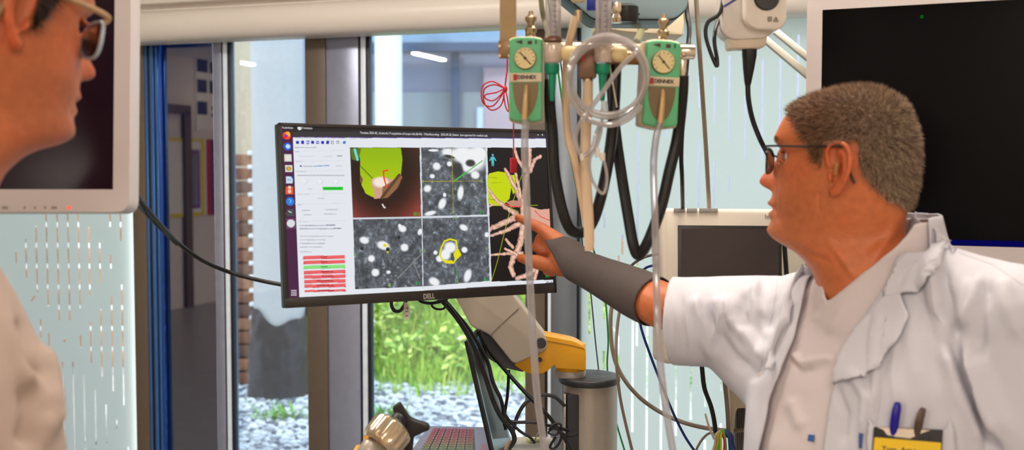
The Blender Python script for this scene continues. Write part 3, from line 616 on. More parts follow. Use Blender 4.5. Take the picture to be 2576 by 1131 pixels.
cy_ = (84, 200, 216); R.disc(1239, 390, 2.6, 3, cy_); R.poly([(1235, 394), (1243, 394), (1248, 404), (1246, 405), (1242, 400), (1242, 418), (1239.6, 418), (1239, 408), (1238, 418), (1236, 418), (1236, 400), (1232, 405), (1230, 404)], cy_)
# divider lines
for pts in ([(1056.5, 371), (1061, 545), (1063.5, 722)], [(887, 549), (1061, 546), (1228, 543)], [(1222, 371), (1228, 545), (1233, 708)]): R.line(pts, 2.6, (214, 220, 232))
# tools and text bars
gr = (172, 176, 196)
for i, x in enumerate((748, 761, 774, 786, 799, 811, 824, 836, 849, 866)):
    c_ = (30, 40, 200) if i < 7 else ((150, 160, 170) if i < 9 else (70, 140, 210)); R.rect(x - 3.6, 354, x + 3.6, 362, c_)
    if i in (2, 4): R.rect(x - 2.2, 356, x + 2.2, 360, (220, 224, 255))
    if i > 6 and i < 9: R.rect(x - 2, 356, x + 2, 361, (226, 230, 236))
for i in range(7): R.smudge(743 + i * 27, 346.5 + i * .3, 743 + i * 27 + 20, (190, 192, 208), 2.2, i)
for (x0, y, x1, c_) in [(742, 371, 795, (150, 154, 174)), (742, 381, 752, gr), (752, 393, 790, (214, 216, 226)), (815, 393, 835, (206, 208, 220)), (848, 392, 860, (110, 116, 160)), (744, 406, 758, gr), (762, 418, 788, (160, 164, 190)), (845, 417, 862, (170, 174, 196)), (746, 431, 770, gr), (748, 441, 865, (160, 164, 184)), (775, 475, 786, gr), (748, 488, 778, gr), (800, 499, 814, gr), (750, 515, 757, gr), (760, 529, 778, gr), (818, 527, 848, gr), (764, 540, 782, gr), (815, 538, 846, gr),
                        (752, 557, 775, gr), (754, 567, 818, (130, 134, 164)), (820, 566, 842, (80, 84, 130)), (754, 575, 842, (130, 134, 164)), (838, 574, 858, (70, 74, 110)), (755, 594, 837, (170, 174, 194)), (755, 603, 818, (170, 174, 194)), (755, 612, 818, (150, 154, 184)), (755, 621, 810, (170, 174, 194)), (754, 633, 786, gr)]: R.smudge(x0, y, x1, c_, 2.4)
R.rect(754, 415, 758, 420, (60, 70, 210)); R.line([(791, 418), (828, 416)], 2.6, (140, 180, 226))
for x in (765, 804, 844): R.disc(x, 456, 7.5, 7.5, (222, 226, 234)); R.disc(x - .5, 455.5, 6.3, 6.3, (244, 247, 252))
for y0, y1 in ((376, 401), (402, 425), (427, 482), (484, 505), (509, 552), (553, 628)): 
    R.line([(742, y0 + 4), (868, y0 + 2)], 1, (222, 226, 236))
R.rect(811, 470, 863, 478, (40, 220, 60)); R.smudge(815, 474, 858, (20, 140, 40), 2)
for i, y in enumerate((647, 659, 671, 684, 695.5, 707, 718.5, 731)):
    x0 = 762 + i * .6; x1 = 867 + i * .4; c_ = (146, 238, 130) if i == 2 else (247, 104, 106); hh_ = 4.2 if i < 7 else 2.6
    R.poly([(x0, y - hh_ + .6), (x1, y - hh_ - 1.6), (x1, y + hh_ - 1.6), (x0, y + hh_ + .6)], c_); R.line([(x0, y + hh_ + .2), (x1, y + hh_ - 2)], 1.4, (226, 60, 76) if i != 2 else (90, 210, 90)); R.smudge(x0 + (45 if i < 5 else 32), y - 1, x1 - (45 if i < 3 else 30), (150, 40, 60) if i != 2 else (60, 130, 60), 2, i)
# dock icons
def rr_(x, y, a, c_): R.rect(x - a, y - a, x + a, y + a, c_)
R.disc(721, 341, 10, 10, (255, 84, 30)); R.disc(724, 337, 6, 6, (255, 190, 40)); R.disc(719, 342, 4.5, 4.5, (120, 50, 200)); R.disc(716, 345, 5, 4, (240, 30, 70))
R.disc(723, 368.5, 10, 10, (30, 100, 220)); R.disc(724, 368, 5.5, 5.5, (210, 232, 255)); rr_(724, 397, 9, (222, 222, 210)); rr_(724, 397, 6.5, (236, 236, 228))
rr_(726, 424, 9, (226, 226, 200)); R.disc(726, 424, 6, 5, (90, 90, 70)); R.disc(726, 424, 4, 4, (240, 190, 20)); rr_(727.5, 452, 8.5, (210, 232, 250)); R.poly([(730, 443), (736, 443), (736, 450)], (50, 110, 200)); R.rect(722, 451, 732, 453, (110, 160, 210))
rr_(728, 478.5, 9.5, (240, 96, 40)); R.disc(728, 471, 4, 4, (250, 220, 200)); R.disc(728, 481, 4, 5, (255, 210, 190)); R.disc(729.5, 506.5, 10.5, 10.5, (40, 130, 230)); R.line([(727, 502), (731, 502), (731, 507), (729, 510)], 1.8, (150, 210, 255)); rr_(730, 534.5, 9, (70, 76, 80)); R.line([(726, 531), (732, 534)], 2, (220, 225, 225))
R.poly([(718, 549), (742, 549), (743, 575), (719, 575)], (110, 60, 104)); R.disc(731.5, 561.5, 10, 10, (226, 232, 236))
for y, c_ in ((398, 0), (536, 0), (562, 0)): R.disc(714 + (y - 398) * .028, y, 2, 2, (230, 60, 50))
for i in range(3):
    for j in range(3): R.disc(734 + i * 5, 730.5 + j * 5.4, 2, 2, (222, 206, 220))
R.disc(753, 322, 5, 5, (236, 240, 240)); R.disc(1097, 325, 2.4, 2.4, W_); R.disc(1368, 326, 2, 5, (240, 240, 240)); R.disc(1358, 326, 1.6, 2, g(180)); R.disc(1353, 339, 1.4, 1.4, g(220)); R.disc(1364, 339, 1.4, 2.2, g(220)); R.rect(1373, 334, 1378, 342, (236, 80, 40))
so = R.mesh('screen', screen_mat('screen_image', .92), t)
# readable lettering on the screen
TX = [emis('text_white', (235, 235, 240), .9), emis('text_green', (40, 200, 60), .9), emis('text_olive', (150, 190, 120), .8), emis('text_grey', (110, 110, 120), .7)]
def scr_text(s_, px, py, hpx, wpx, mb, mi=0, off=.0014):
    o = hit(px, py, sc_ - my_ * off, my_); k = (o - CAM).length / FPX; build('screen_text', text_mb(s_, hpx * k * 1.35, o, mx_, mz_, .0002, None, 0, 0, wpx * k / .93), TX[mi], so, False)
b = MB()
scr_text('Timeless 2025-05_16.dcm.fx.17-acquisition-of-scope-vide.(0x44) - VideoRecording - 2025-05-28_Patient  (not approved for medical use)', 1071, 337.5, 6, 326, b)
scr_text('Wed 28  08:33', 1075, 324.5, 6, 30, b); scr_text('Activities', 723, 321, 6, 27, b); scr_text('Timeless', 772, 322, 6, 26, b)
for s_, x, y in (('3D-2', 1048, 538), ('3-1', 1212, 534), ('6-1', 1052, 712), ('8-1', 1224, 703), ('3D', 1377, 693)): scr_text(s_, x, y, 9, 16 if len(s_) > 3 else 11, b, 1)
for s_, x, y in (('S', 973, 554), ('I', 980, 717), ('P', 1058, 632), ('A', 1068, 632), ('P', 1225, 625), ('PR', 1145, 549), ('AL', 1150, 708), ('P', 1141, 534), ('R', 1064, 457), ('L', 1213, 455), ('R', 893, 640)): scr_text(s_, x, y, 9, 6 if len(s_) < 2 else 11, b, 2)
scr_text('FPS: 30', 1382, 709, 5, 17, b, 3)
o = hit(1079, 745, mc - my_ * .0034, my_); build('maker_lettering', text_mb('DELL', .0125, o, mx_, mz_, .0006, None, 0, .0003, .0225), M('logo_silver', (190, 186, 182), .3, .5), t, False)
# ---- large display on the right
def big_display(name, label, c, Rm_, w_, h_, bw, bb, pl, extra=None, btm=None):
    X, Yv, Z = Rm_ @ V((1, 0, 0)), Rm_ @ V((0, 1, 0)), Rm_ @ V((0, 0, 1)); c = V(c); A = (X, Yv, Z)
    t = thing(name, label, 'display', c)
    W2, H2 = w_ + 2 * bw, h_ + bw + bb; cc = c - Z * (bb - bw) / 2
    ol = fillet([cc - X * W2 / 2 - Z * H2 / 2, cc + X * W2 / 2 - Z * H2 / 2, cc + X * W2 / 2 + Z * H2 / 2, cc - X * W2 / 2 + Z * H2 / 2], .018, 6)
    build('casing', MB().prism([p + Yv * .004 for p in ol], Yv * .055, 0, .008), pl, t)
    inn = [c + X * sx_ * w_ / 2 + Z * sz_ * h_ / 2 for sx_, sz_ in ((-1, -1), (1, -1), (1, 1), (-1, 1))]; c2d = lambda p: V(((p - c).dot(X), (p - c).dot(Z), 0))
    polys = [[c2d(p) for p in ol], [c2d(p) for p in inn][::-1]]; fl = polys[0] + polys[1]; b = MB(); no_ = len(ol)
    T3 = lambda q, d: c + X * q.x + Z * q.y + Yv * d
    b.add([T3(q, -.006) for q in fl], [tuple(f_) for f_ in geometry.tessellate_polygon(polys)])
    rim = [T3(q * 1.0, -.006) for q in polys[0]]; rim2 = [T3(q, .008) for q in polys[0]]; b.add(rim + rim2, [(i, (i + 1) % no_, (i + 1) % no_ + no_, i + no_) for i in range(no_)])
    b.add([T3(q, -.006) for q in polys[1]] + [T3(q, .003) for q in polys[1]], [(i, (i + 1) % 4, (i + 1) % 4 + 4, i + 4) for i in range(4)])
    build('front_frame', b, pl, t)
    return t, c, X, Yv, Z
# right
yawR = math.radians(-24); RR = rotm(yawR, 0, 0); Xr, Yr, Zr = RR @ V((1, 0, 0)), RR @ V((0, 1, 0)), RR @ V((0, 0, 1))
wR, hR = .70, .405; tl = P(2070, 26, 1.96); cR = tl + Xr * wR / 2 - Zr * hR / 2
t, c, X, Yv, Z = big_display('large_display', 'large white framed display with dark screen behind the grey-haired person', cR, RR, wR, hR, .026, .03, white_pl)
build('screen', MB().box(c + Yv * .002, (wR + .004, .006, hR + .004), (X, Yv, Z)), M('right_display_glass', (9, 8, 10), .22, spec=.08), t)
build('blue_strip', MB().box(c - Z * (hR / 2 - .0055) - Yv * .0018, (wR, .0012, .009), (X, Yv, Z)), emis('strip_blue', (16, 16, 120), .45), t, label='dark blue strip along the lower screen edge')
o = hit(2319, 42, c - Yv * .0018, Yv); build('status_light', MB().ball(o, (.003, .001, .003), ax=(X, Yv, Z)), emis('led_green', (10, 96, 24), .8), t)
# a second display mounted beneath it
c2 = c - Z * (hR / 2 + .03 + .032 + .2) + Yv * .004
t, c, X, Yv, Z = big_display('large_display', 'white framed dark display mounted below the large right display, only its top edge showing', c2, RR, wR, .36, .036, .036, M('cream_plastic', (206, 194, 178), .4))
build('screen', MB().box(c + Yv * .002, (wR + .004, .006, .364), (X, Yv, Z)), M('right_display_glass'), t)
post = c2 + Yr * .09
tag(build('display_post', MB().cyl((post.x, post.y, 0), (post.x, post.y, CEIL), .03, seg=32), M('post_white', (215, 212, 206), .4), None), 'white steel post carrying the two right displays from behind', 'post')
# left
RL = rotm(math.radians(6), math.radians(-5.5), math.radians(.2)); Xl, Yl_, Zl = RL @ V((1, 0, 0)), RL @ V((0, 1, 0)), RL @ V((0, 0, 1))
wL, hL = .60, .345; br = P(287, 477, 1.5); cL = br - Xl * wL / 2 + Zl * hL / 2
t, c, X, Yv, Z = big_display('medical_display', 'white framed medical display with dark screen tinted with a painted purple reflection behind the person at the left edge', cL, RL, wL, hL, .021, .030, white_pl)
build('screen', MB().box(c + Yv * .002, (wL + .004, .006, hL + .004), (X, Yv, Z)), M('left_display_glass', (36, 22, 33), .14, spec=.12), t)  # purple reflection in the dark glass is put into its colour
def onl(px, py, off=.0065): return hit(px, py, c - Yv * off, Yv)
ico = M('grey_icon', (150, 140, 136), .5)
for i, x in enumerate((12, 62, 88, 113, 136)):
    p = onl(x, 522); s_ = .0035 if i in (0, 4) else .0011
    build('button_mark', MB().box(p, (s_ * 2, .0008, .0035 if i else .004), (X, Yv, Z)), ico, t)
build('power_light', MB().ball(onl(173, 522), (.0022, .001, .0022), ax=(X, Yv, Z)), emis('led_red', (255, 90, 60), 1.6), t, label='orange red power light')
pl_ = c + Yv * .085
tag(build('display_post', MB().cyl((pl_.x, pl_.y, 0), (pl_.x, pl_.y, CEIL), .026, seg=32), M('post_white'), None), 'steel post behind the left medical display', 'post')
# ================================================================ robot arm, column, cart, laptop
beige = M('arm_beige', (184, 172, 156), .45, 0, .02); yel = M('arm_yellow', (226, 160, 8), .38, 0, .02, coat=.2); cap_b = M('cap_black', (52, 52, 54), .4); silver = M('brushed_silver', (174, 164, 152), .35, .45, .03, 120)
steel = M('steel', (190, 186, 180), .2, 1, .03); brass = M('brass_fitting', (178, 156, 126), .25, .85, .05); rubber = M('black_rubber', (18, 17, 19), .35, 0, .1)
YA = 2.36
def px_poly(pts, Y): return [P(x, y, Y) for x, y in pts]
zfl = 0.0; cc0 = P(1483, 960, YA + .07)
t = thing('robot_arm', 'beige and yellow jointed robot arm holding the computer monitor, on a silver column', 'robot arm', (cc0.x, cc0.y, .9))
link = fillet(px_poly([(1120, 700), (1262, 700), (1292, 742), (1376, 850), (1376, 880), (1352, 890), (1292, 917), (1232, 842), (1186, 822)], YA), [.01, .01, .01, .012, .012, .01, .012, .01, .012], 6)
build('upper_link', MB().prism(link, (0, .085, 0), 0, .012, 4), beige, t)
build('link_seam', MB().tube([P(1305, 775, YA - .001), P(1234, 840, YA - .001)], .0007, 6, smooth=0), M('seam_grey', (120, 110, 98), .6), t)
und = fillet(px_poly([(1190, 815), (1215, 846), (1226, 900), (1270, 925), (1320, 936), (1296, 905), (1236, 838)], YA + .03), .008, 5)
build('underside_cover', MB().prism(und, (0, .05, 0), 0, .006), M('cover_grey', (92, 92, 96), .5), t)
ye = fillet(px_poly([(1366, 842), (1447, 858), (1474, 874), (1474, 931), (1398, 926), (1396, 916), (1371, 938), (1342, 942), (1313, 932), (1290, 914), (1350, 890), (1376, 878)], YA + .012), [.004, .02, .012, .004, .004, .006, .012, .012, .012, .008, .01, .01], 6)
build('elbow_shell', MB().prism(ye, (0, .07, 0), 0, .012, 4), yel, t, label='yellow rounded joint shell')
build('shell_seam', MB().tube([P(1372, 856, YA + .0115), P(1430, 866, YA + .0115), P(1470, 876, YA + .0115)], .0006, 6), M('seam_brown', (150, 96, 20), .6), t)
a = P(1361, 863, YA - .004); build('pivot_cap', MB().lathe([(.0105, 0), (.0115, .003), (.0115, .02)], a, (0, 1, 0), 28), cap_b, t)
a = P(1358, 905, YA + .008); build('pivot_cap', MB().lathe([(.004, 0), (.005, .002), (.005, .02)], a, (0, 1, 0), 20), cap_b, t)
yc = YA + .05; top = P(1435, 930, yc)
build('swivel', MB().cyl(top, top - ez * .001 + ez * .06, .033, .033, 40, 0, .002), yel, t, label='yellow swivel drum')
build('swivel_ring', MB().cyl(top - ez * .014, top + ez * .001, .0335, None, 40, 0, .002), M('ring_grey', (186, 178, 170), .4), t)
# teardrop cap and column body
def drop(r, cx, cy, ex, n=40):
    return [V((cx + (r + (ex if math.cos(a) < 0 and abs(math.sin(a)) < .95 else 0) * 0) * math.cos(a) * (1.0), cy + r * 1.1 * math.sin(a), 0)) for a in np.linspace(0, 2 * PI, n, endpoint=False)]
zc = top.z - .014; colx = P(1483, 960, yc).x
rr0 = (P(1561, 960, yc).x - P(1405, 960, yc).x) / 2
capo = [p + ez * (zc - .015) for p in drop(rr0, colx, yc + .01, 0, 48)]
build('column_cap', MB().prism(capo, ez * .016, 0, .005, 3), cap_b, t)
build('column_cap_ring', MB().lathe([(.0243, 0), (.0243, .0003), (.023, .0004)], V((colx + .012, yc - .01, zc + .0008)), ez, 40), M('cap_ring', (58, 58, 60), .4), t)
build('column_cap_ring', MB().lathe([(.0223, 0), (.0223, .0003), (.021, .0004)], V((colx + .03, yc + .035, zc + .0008)), ez, 40), M('cap_ring'), t)
body = [V((p.x, p.y, 0)) for p in drop(rr0 - .006, colx, yc + .01, 0, 48)]
build('column_body', MB().prism([p + ez * .0 for p in body], ez * (zc - .015), 0, 0), silver, t)
xa = P(1427, 1000, yc - .05).x; xb = P(1457, 1000, yc - .05).x
build('cable_slot', MB().box(((xa + xb) / 2, yc - .028, (zc - .03 + .2) / 2), (xb - xa, .05, zc - .23), None, 0, .003), M('slot_black', (34, 34, 36), .6), t)
build('slot_edge', MB().box((xa - .004, yc - .026, (zc - .03 + .2) / 2), (.006, .03, zc - .23), None, 0, .002), steel, t)
# pole behind the monitor that carries it
hd = mc + my_ * .065; p1 = P(1190, 735, YA + .04)
build('monitor_mount', MB().tube([hd, hd + V((.05, .1, -.03)), P(1200, 690, YA + .05), P(1215, 730, YA + .04)], .028, 18), beige, t)
# cart that carries column and laptop
zt_ = 1.0
cart = thing('equipment_cart', 'low equipment cart with a beige worktop carrying laptop and column', 'cart', (.05, 2.3, 0))
tcx = P(1260, 1100, 2.35).x
TZ = P(1300, 1096, 2.55).z
wx0, wx1 = P(1060, 1100, 2.3).x, P(1398, 1100, 2.4).x; wxc = (wx0 + wx1) / 2
build('worktop', MB().box((wxc, 2.33, TZ - .015), (wx1 - wx0, .44, .03), None, 0, .008), M('worktop_beige', (206, 196, 178), .4), cart)
for sx_ in (wx0 + .03, wx1 - .03):
    for sy_ in (-.18, .18): build('leg', MB().cyl((sx_, 2.33 + sy_, .08), (sx_, 2.33 + sy_, TZ - .03), .018), silver, cart); build('caster', MB().cyl((sx_ - .015, 2.33 + sy_, .04), (sx_ + .015, 2.33 + sy_, .04), .04, bev=.006), rubber, cart)
build('lower_shelf', MB().box((wxc, 2.33, .3), (wx1 - wx0 - .02, .4, .02), None, 0, .006), M('worktop_beige'), cart)
# laptop: screen seen nearly edge-on
hA = P(1243, 1150, 2.20); hB = P(1292, 1128, 2.47); tA = P(1176, 857, 2.17); tB = P(1208, 822, 2.44)
t = thing('laptop', 'open dark laptop with coloured key lights and its screen seen almost edge-on', 'laptop', ((hA.x + hB.x) / 2, 2.3, TZ))
nrm = (hB - hA).cross(tA - hA).normalized(); nrm = nrm if nrm.x > 0 else -nrm
lid = MB().prism([hA, hB, tB, tA], -nrm * .007, 0, .0015); build('lid', lid, M('laptop_black', (24, 24, 26), .4), t)
ins = lambda u, v, off: hA + (hB - hA) * u + (tA - hA) * v + ((tB - tA) - (hB - hA)) * u * v + nrm * off
# the screen faces left-front; its outer shell faces right
scr = MB(); scr.add([ins(.04, .05, .0012), ins(.96, .05, .0012), ins(.96, .96, .0012), ins(.04, .96, .0012)], [(0, 1, 2, 3)])
build('lid_panel', scr, M('laptop_screen_blue', (84, 124, 160), .2, 0, .2, 6, spec=.6), t, False)
b = MB(); b.add([ins(.5, .30, .0016), ins(.62, .22, .0016), ins(.70, .42, .0016), ins(.58, .55, .0016)], [(0, 1, 2, 3)]); build('lid_sticker', b, M('sticker_red', (120, 50, 56), .5), t, False)
# base with keyboard: sloping towards the viewer
bl = [P(1248, 1146, 2.22), P(1222, 1073, 2.46), P(1078, 1070, 2.46), P(1030, 1146, 2.22)]
zb_ = min(p.z for p in bl); kp = [V((p.x, p.y, TZ + .022)) for p in bl]
# true rectangle on the worktop plane
def onz(px, py, z): 
    d = ray(px, py); return CAM + d * ((z - CAM.z) / d.z)
KZ = P(1220, 1073, 2.46).z
q0 = onz(1241, 1180, KZ); q1 = onz(1222, 1073, KZ); q2 = onz(1078, 1070, KZ); q3 = onz(1000, 1180, KZ)
build('base', MB().prism([p - ez * .018 for p in (q0, q1, q2, q3)], ez * .018, 0, .002), M('laptop_grey', (112, 104, 120), .4), t)
kb = MB(); 
def kq(u, v): return q3 * (1 - u) * (1 - v) + q0 * u * (1 - v) + q1 * u * v + q2 * (1 - u) * v
keyb = build('keyboard', MB().prism([kq(.1, .12) - ez * .0005, kq(.82, .12) - ez * .0005, kq(.80, .94) - ez * .0005, kq(.16, .94) - ez * .0005], ez * .0008), M('key_well', (52, 40, 54), .5), t, False)
ncol, nrow = 6, 14
rowc = [(60, 220, 190), (70, 214, 176), (90, 210, 160), (110, 204, 140), (130, 196, 120), (170, 190, 100), (190, 170, 90), (214, 150, 90), (224, 130, 90), (232, 110, 90), (238, 90, 84), (238, 80, 90), (238, 70, 96), (240, 70, 100)]
for i in range(ncol):
    for j in range(nrow):
        u0 = .12 + .68 * i / ncol; u1 = u0 + .68 / ncol - .014; v0 = .13 + .80 * j / nrow; v1 = v0 + .80 / nrow - .013
        mm = bpy.data.materials.get('key_row_%d' % j) or M('key_row_%d' % j, tuple(int(c_ * .38 + 46) for c_ in rowc[j]), .5, emit=.0)
        ol = [kq(u0, v0), kq(u1, v0), kq(u1, v1), kq(u0, v1)]; b = MB().prism([p + ez * .0008 for p in ol], ez * .0016, 0, .0004, 1)
        # lit legend on the key top
        b.add([kq(u0 + .25 * (u1 - u0), v0 + .35 * (v1 - v0)) + ez * .00245, kq(u1 - .25 * (u1 - u0), v0 + .35 * (v1 - v0)) + ez * .00245, kq(u1 - .25 * (u1 - u0), v1 - .35 * (v1 - v0)) + ez * .00245, kq(u0 + .25 * (u1 - u0), v1 - .35 * (v1 - v0)) + ez * .00245], [(0, 1, 2, 3)], 1)
        build('key', b, [mm, emis('key_glow_%d' % j, rowc[j], .35)], keyb, False)
b = MB().prism([kq(-.02 + .9, .30) + ez * .0004, kq(.96, .30) + ez * .0004, kq(.955, .55) + ez * .0004, kq(.895, .55) + ez * .0004], ez * .0006); build('palm_sticker', b, M('sticker_rose', (150, 90, 96), .5), t, False)
# clamp knob with a three-armed black handle
YK = 1.75
t = thing('clamp_knob', 'ribbed metal clamp knob with black winged handle at the bottom edge', 'clamp', P(985, 1131, YK))
ax_k = (P(1010, 1050, YK) - P(955, 1120, YK - .03)).normalized(); k0 = P(960, 1112, YK - .02)
kt = V((1, 0, 0)).cross(ax_k).normalized(); ks = ax_k.cross(kt); b = MB(); nk = 120; vs_ = []
kp_ = [(.004, -.010, 0), (.028, -.010, 0), (.031, -.007, 0), (.0335, -.001, .6), (.0345, .004, 1), (.0345, .026, 1), (.0330, .031, .6), (.026, .036, 0), (.016, .039, 0), (.014, .041, 0)]
for r_, h_, m_ in kp_:
    for k in range(nk):
        a = 2 * PI * k / nk; q = .5 + .5 * math.tanh(3 * math.cos(13 * a)); vs_.append(k0 + ax_k * h_ + (kt * math.cos(a) + ks * math.sin(a)) * (r_ - .0020 * q * m_))
b.add(vs_, [(j * nk + k, j * nk + (k + 1) % nk, (j + 1) * nk + (k + 1) % nk, (j + 1) * nk + k) for j in range(len(kp_) - 1) for k in range(nk)] + [tuple(range(nk))[::-1]])
build('metal_knob', b, M('knob_metal', (206, 186, 158), .2, .85, .04), t)
hub = k0 + ax_k * .046
bk = MB().lathe([(.012, -.008), (.014, 0), (.012, .006), (.004, .008)], hub, ax_k, 24)
Yw = YK + .02
bk.prism(fillet([P(x, y, Yw) for x, y in ((987, 1024), (1005, 1012), (1031, 1052), (1046, 1058), (1078, 1068), (1081, 1081), (1056, 1092), (1040, 1100), (1036, 1150), (1014, 1150), (1012, 1100), (1000, 1076), (992, 1052))], .004, 4), V((0, .016, 0)), 0, .004)
build('wing_handle', bk, M('handle_black', (30, 24, 26), .45), t)
build('clamp_shaft', MB().tube([k0 - ax_k * .01, k0 - ax_k * .05 - ez * .03, k0 - ax_k * .05 - ez * .5, V((k0.x, k0.y, .0))], .016, 16), silver, t)
a = P(915, 1130, 1.75); build('clamp_bracket', MB().box((a.x - .004, a.y + .02, a.z - .014), (.03, .05, .022), None, 0, .003), yel, t, label='yellow bracket edge')
# ================================================================ patient monitor
Rp = rotm(math.radians(5.8), math.radians(-5.1), math.radians(.7)); pc = V((.4385, 2.1501, 1.3321)); Xp, Yp, Zp = Rp @ V((1, 0, 0)), Rp @ V((0, 1, 0)), Rp @ V((0, 0, 1)); A = (Xp, Yp, Zp)
t = thing('patient_monitor', 'cream patient monitor with switched-off grey screen behind the outstretched arm', 'patient monitor', pc)
cream = M('cream_plastic2', (222, 212, 196), .4, 0, .02)
wP, hP = .30, .30; pcc = pc - Zp * .013
ol = fillet([pcc + Xp * sx_ * wP / 2 + Zp * sz_ * hP / 2 for sx_, sz_ in ((-1, -1), (1, -1), (1, 1), (-1, 1))], .014, 6)
build('casing', MB().prism([p for p in ol], Yp * .09, 0, .008, 3), cream, t)
def onp(px, py, off=0): return hit(px, py, pc - Yp * off, Yp)
s0_, s1_ = onp(1705, 566), onp(1968, 900)
sxw = (s1_ - s0_).dot(Xp); szw = -(s1_ - s0_).dot(Zp); scn = s0_ + Xp * sxw / 2 - Zp * szw / 2
build('screen_frame', MB().box(scn, (sxw, .003, szw), A, 0, .001), M('screen_frame', (40, 38, 36), .4), t)
build('screen', MB().box(scn - Yp * .001, (sxw - .014, .003, szw - .014), A), M('grey_screen', (66, 56, 54), .3, spec=.5), t)
for x0, x1 in ((1695, 1724), (1728, 1754), (1759, 1806)):
    a, c = onp(x0, 523, .001), onp(x1, 535, .001); build('button', MB().box((a + c) / 2, ((c - a).dot(Xp), .003, .0085), A, 0, .001), M('button_grey', (150, 146, 140), .5), t)
o = onp(1942, 545, .0006); build('lettering', text_mb('IntelliVue', .013, o + Xp * .010, Xp, Zp, .0004), M('letter_grey', (120, 112, 104), .5), t, False)
# its bracket and post
t = thing('monitor_bracket', 'beige forked bracket on a ridged grey post below the patient monitor', 'bracket', P(1872, 950, 2.25))
br_ = fillet(px_poly([(1836, 880), (1906, 880), (1905, 985), (1911, 1010), (1910, 1062), (1900, 1075), (1897, 1035), (1893, 1026), (1856, 1026), (1851, 1035), (1843, 1105), (1838, 1105), (1838, 1010), (1836, 990)], 2.22), .003, 4)
build('fork', MB().prism(br_, (0, .05, 0), 0, .003), M('bracket_beige', (208, 192, 166), .45), t)
b = MB(); a0 = P(1853, 1028, 2.26).x; a1 = P(1889, 1028, 2.26).x; zz = P(1870, 900, 2.26).z
for k in range(8): x = a0 + (a1 - a0) * (k + .5) / 8; b.box((x, 2.29, zz / 2), ((a1 - a0) / 8 * .7, .05, zz), None, 0, .001)
b.box(((a0 + a1) / 2, 2.295, zz / 2), (a1 - a0, .045, zz)); build('ridged_post', b, M('ridged_grey', (120, 112, 108), .5), t)
# ================================================================ gas rail
YR = 1.62
chrome = M('chrome', (220, 205, 185), .15, 1, .02); pgreen = M('pipeline_green', (92, 178, 124), .4, 0, .03); cream_p = M('label_cream', (214, 196, 166), .5); knobc = M('knob_cream', (226, 202, 150), .4)
t = thing('gas_rail', 'chrome equipment rail on a beige hanging post, carrying gauges and tubing', 'rail', P(1480, 120, YR + .03))
a = P(1257, 104, YR + .02); c = P(1299, 104, YR + .02)
build('hanging_post', MB().box(((a.x + c.x) / 2, a.y + .012, (a.z + CEIL) / 2), (c.x - a.x, .024, CEIL - a.z), None, 0, .002), M('post_tan', (170, 142, 104), .45), t)
a = P(1254, 103, YR + .015); c = P(1292, 146, YR + .015)
pl__ = build('bracket_plate', MB().box(((a.x + c.x) / 2, a.y, (a.z + c.z) / 2), (c.x - a.x, .022, a.z - c.z), None, 0, .002), M('bracket_brown', (140, 104, 76), .4, .4), t)
for x, y in ((1257, 116), (1281, 116), (1257, 140), (1281, 140)): build('screw', MB().lathe([(.0028, 0), (.0022, -.002)], P(x, y, YR + .004), (0, 1, 0), 12), brass, t)
L0, L1 = P(1254, 112, YR + .035), P(1742, 122, YR + .035); dL = (L1 - L0).normalized()
build('rail_bar', MB().box((L0 + L1) / 2, ((L1 - L0).length, .014, .013), (dL, V((0, 1, 0)), dL.cross(V((0, 1, 0)))), 0, .002), chrome, t)
a = P(1728, 125, YR); build('rail_end', MB().cyl(a + V((-.008, .03, 0)), a + V((.016, .03, 0)), .011, bev=.002), chrome, t)
a = P(1716, 150, YR + .015); build('rail_end_valve', MB().cyl(a, P(1716, 192, YR + .015), .007, bev=.001), chrome, t)
build('manifold', MB().cyl(P(1440, 143, YR + .02), P(1640, 146, YR + .02), .0105, bev=.002), M('manifold_bronze', (170, 128, 90), .3, .7), t)
build('valve_body', MB().box(P(1477, 160, YR + .01), (.026, .024, .044), None, 0, .003), M('valve_brown', (120, 92, 74), .4, .5), t)
build('valve_mark', MB().box(P(1467, 146, YR - .004), (.003, .003, .009)), M('mark_red', (190, 30, 40), .5), t)
build('valve_stem', MB().cyl(P(1478, 183, YR + .01), P(1479, 212, YR + .01), .0075), brass, t)
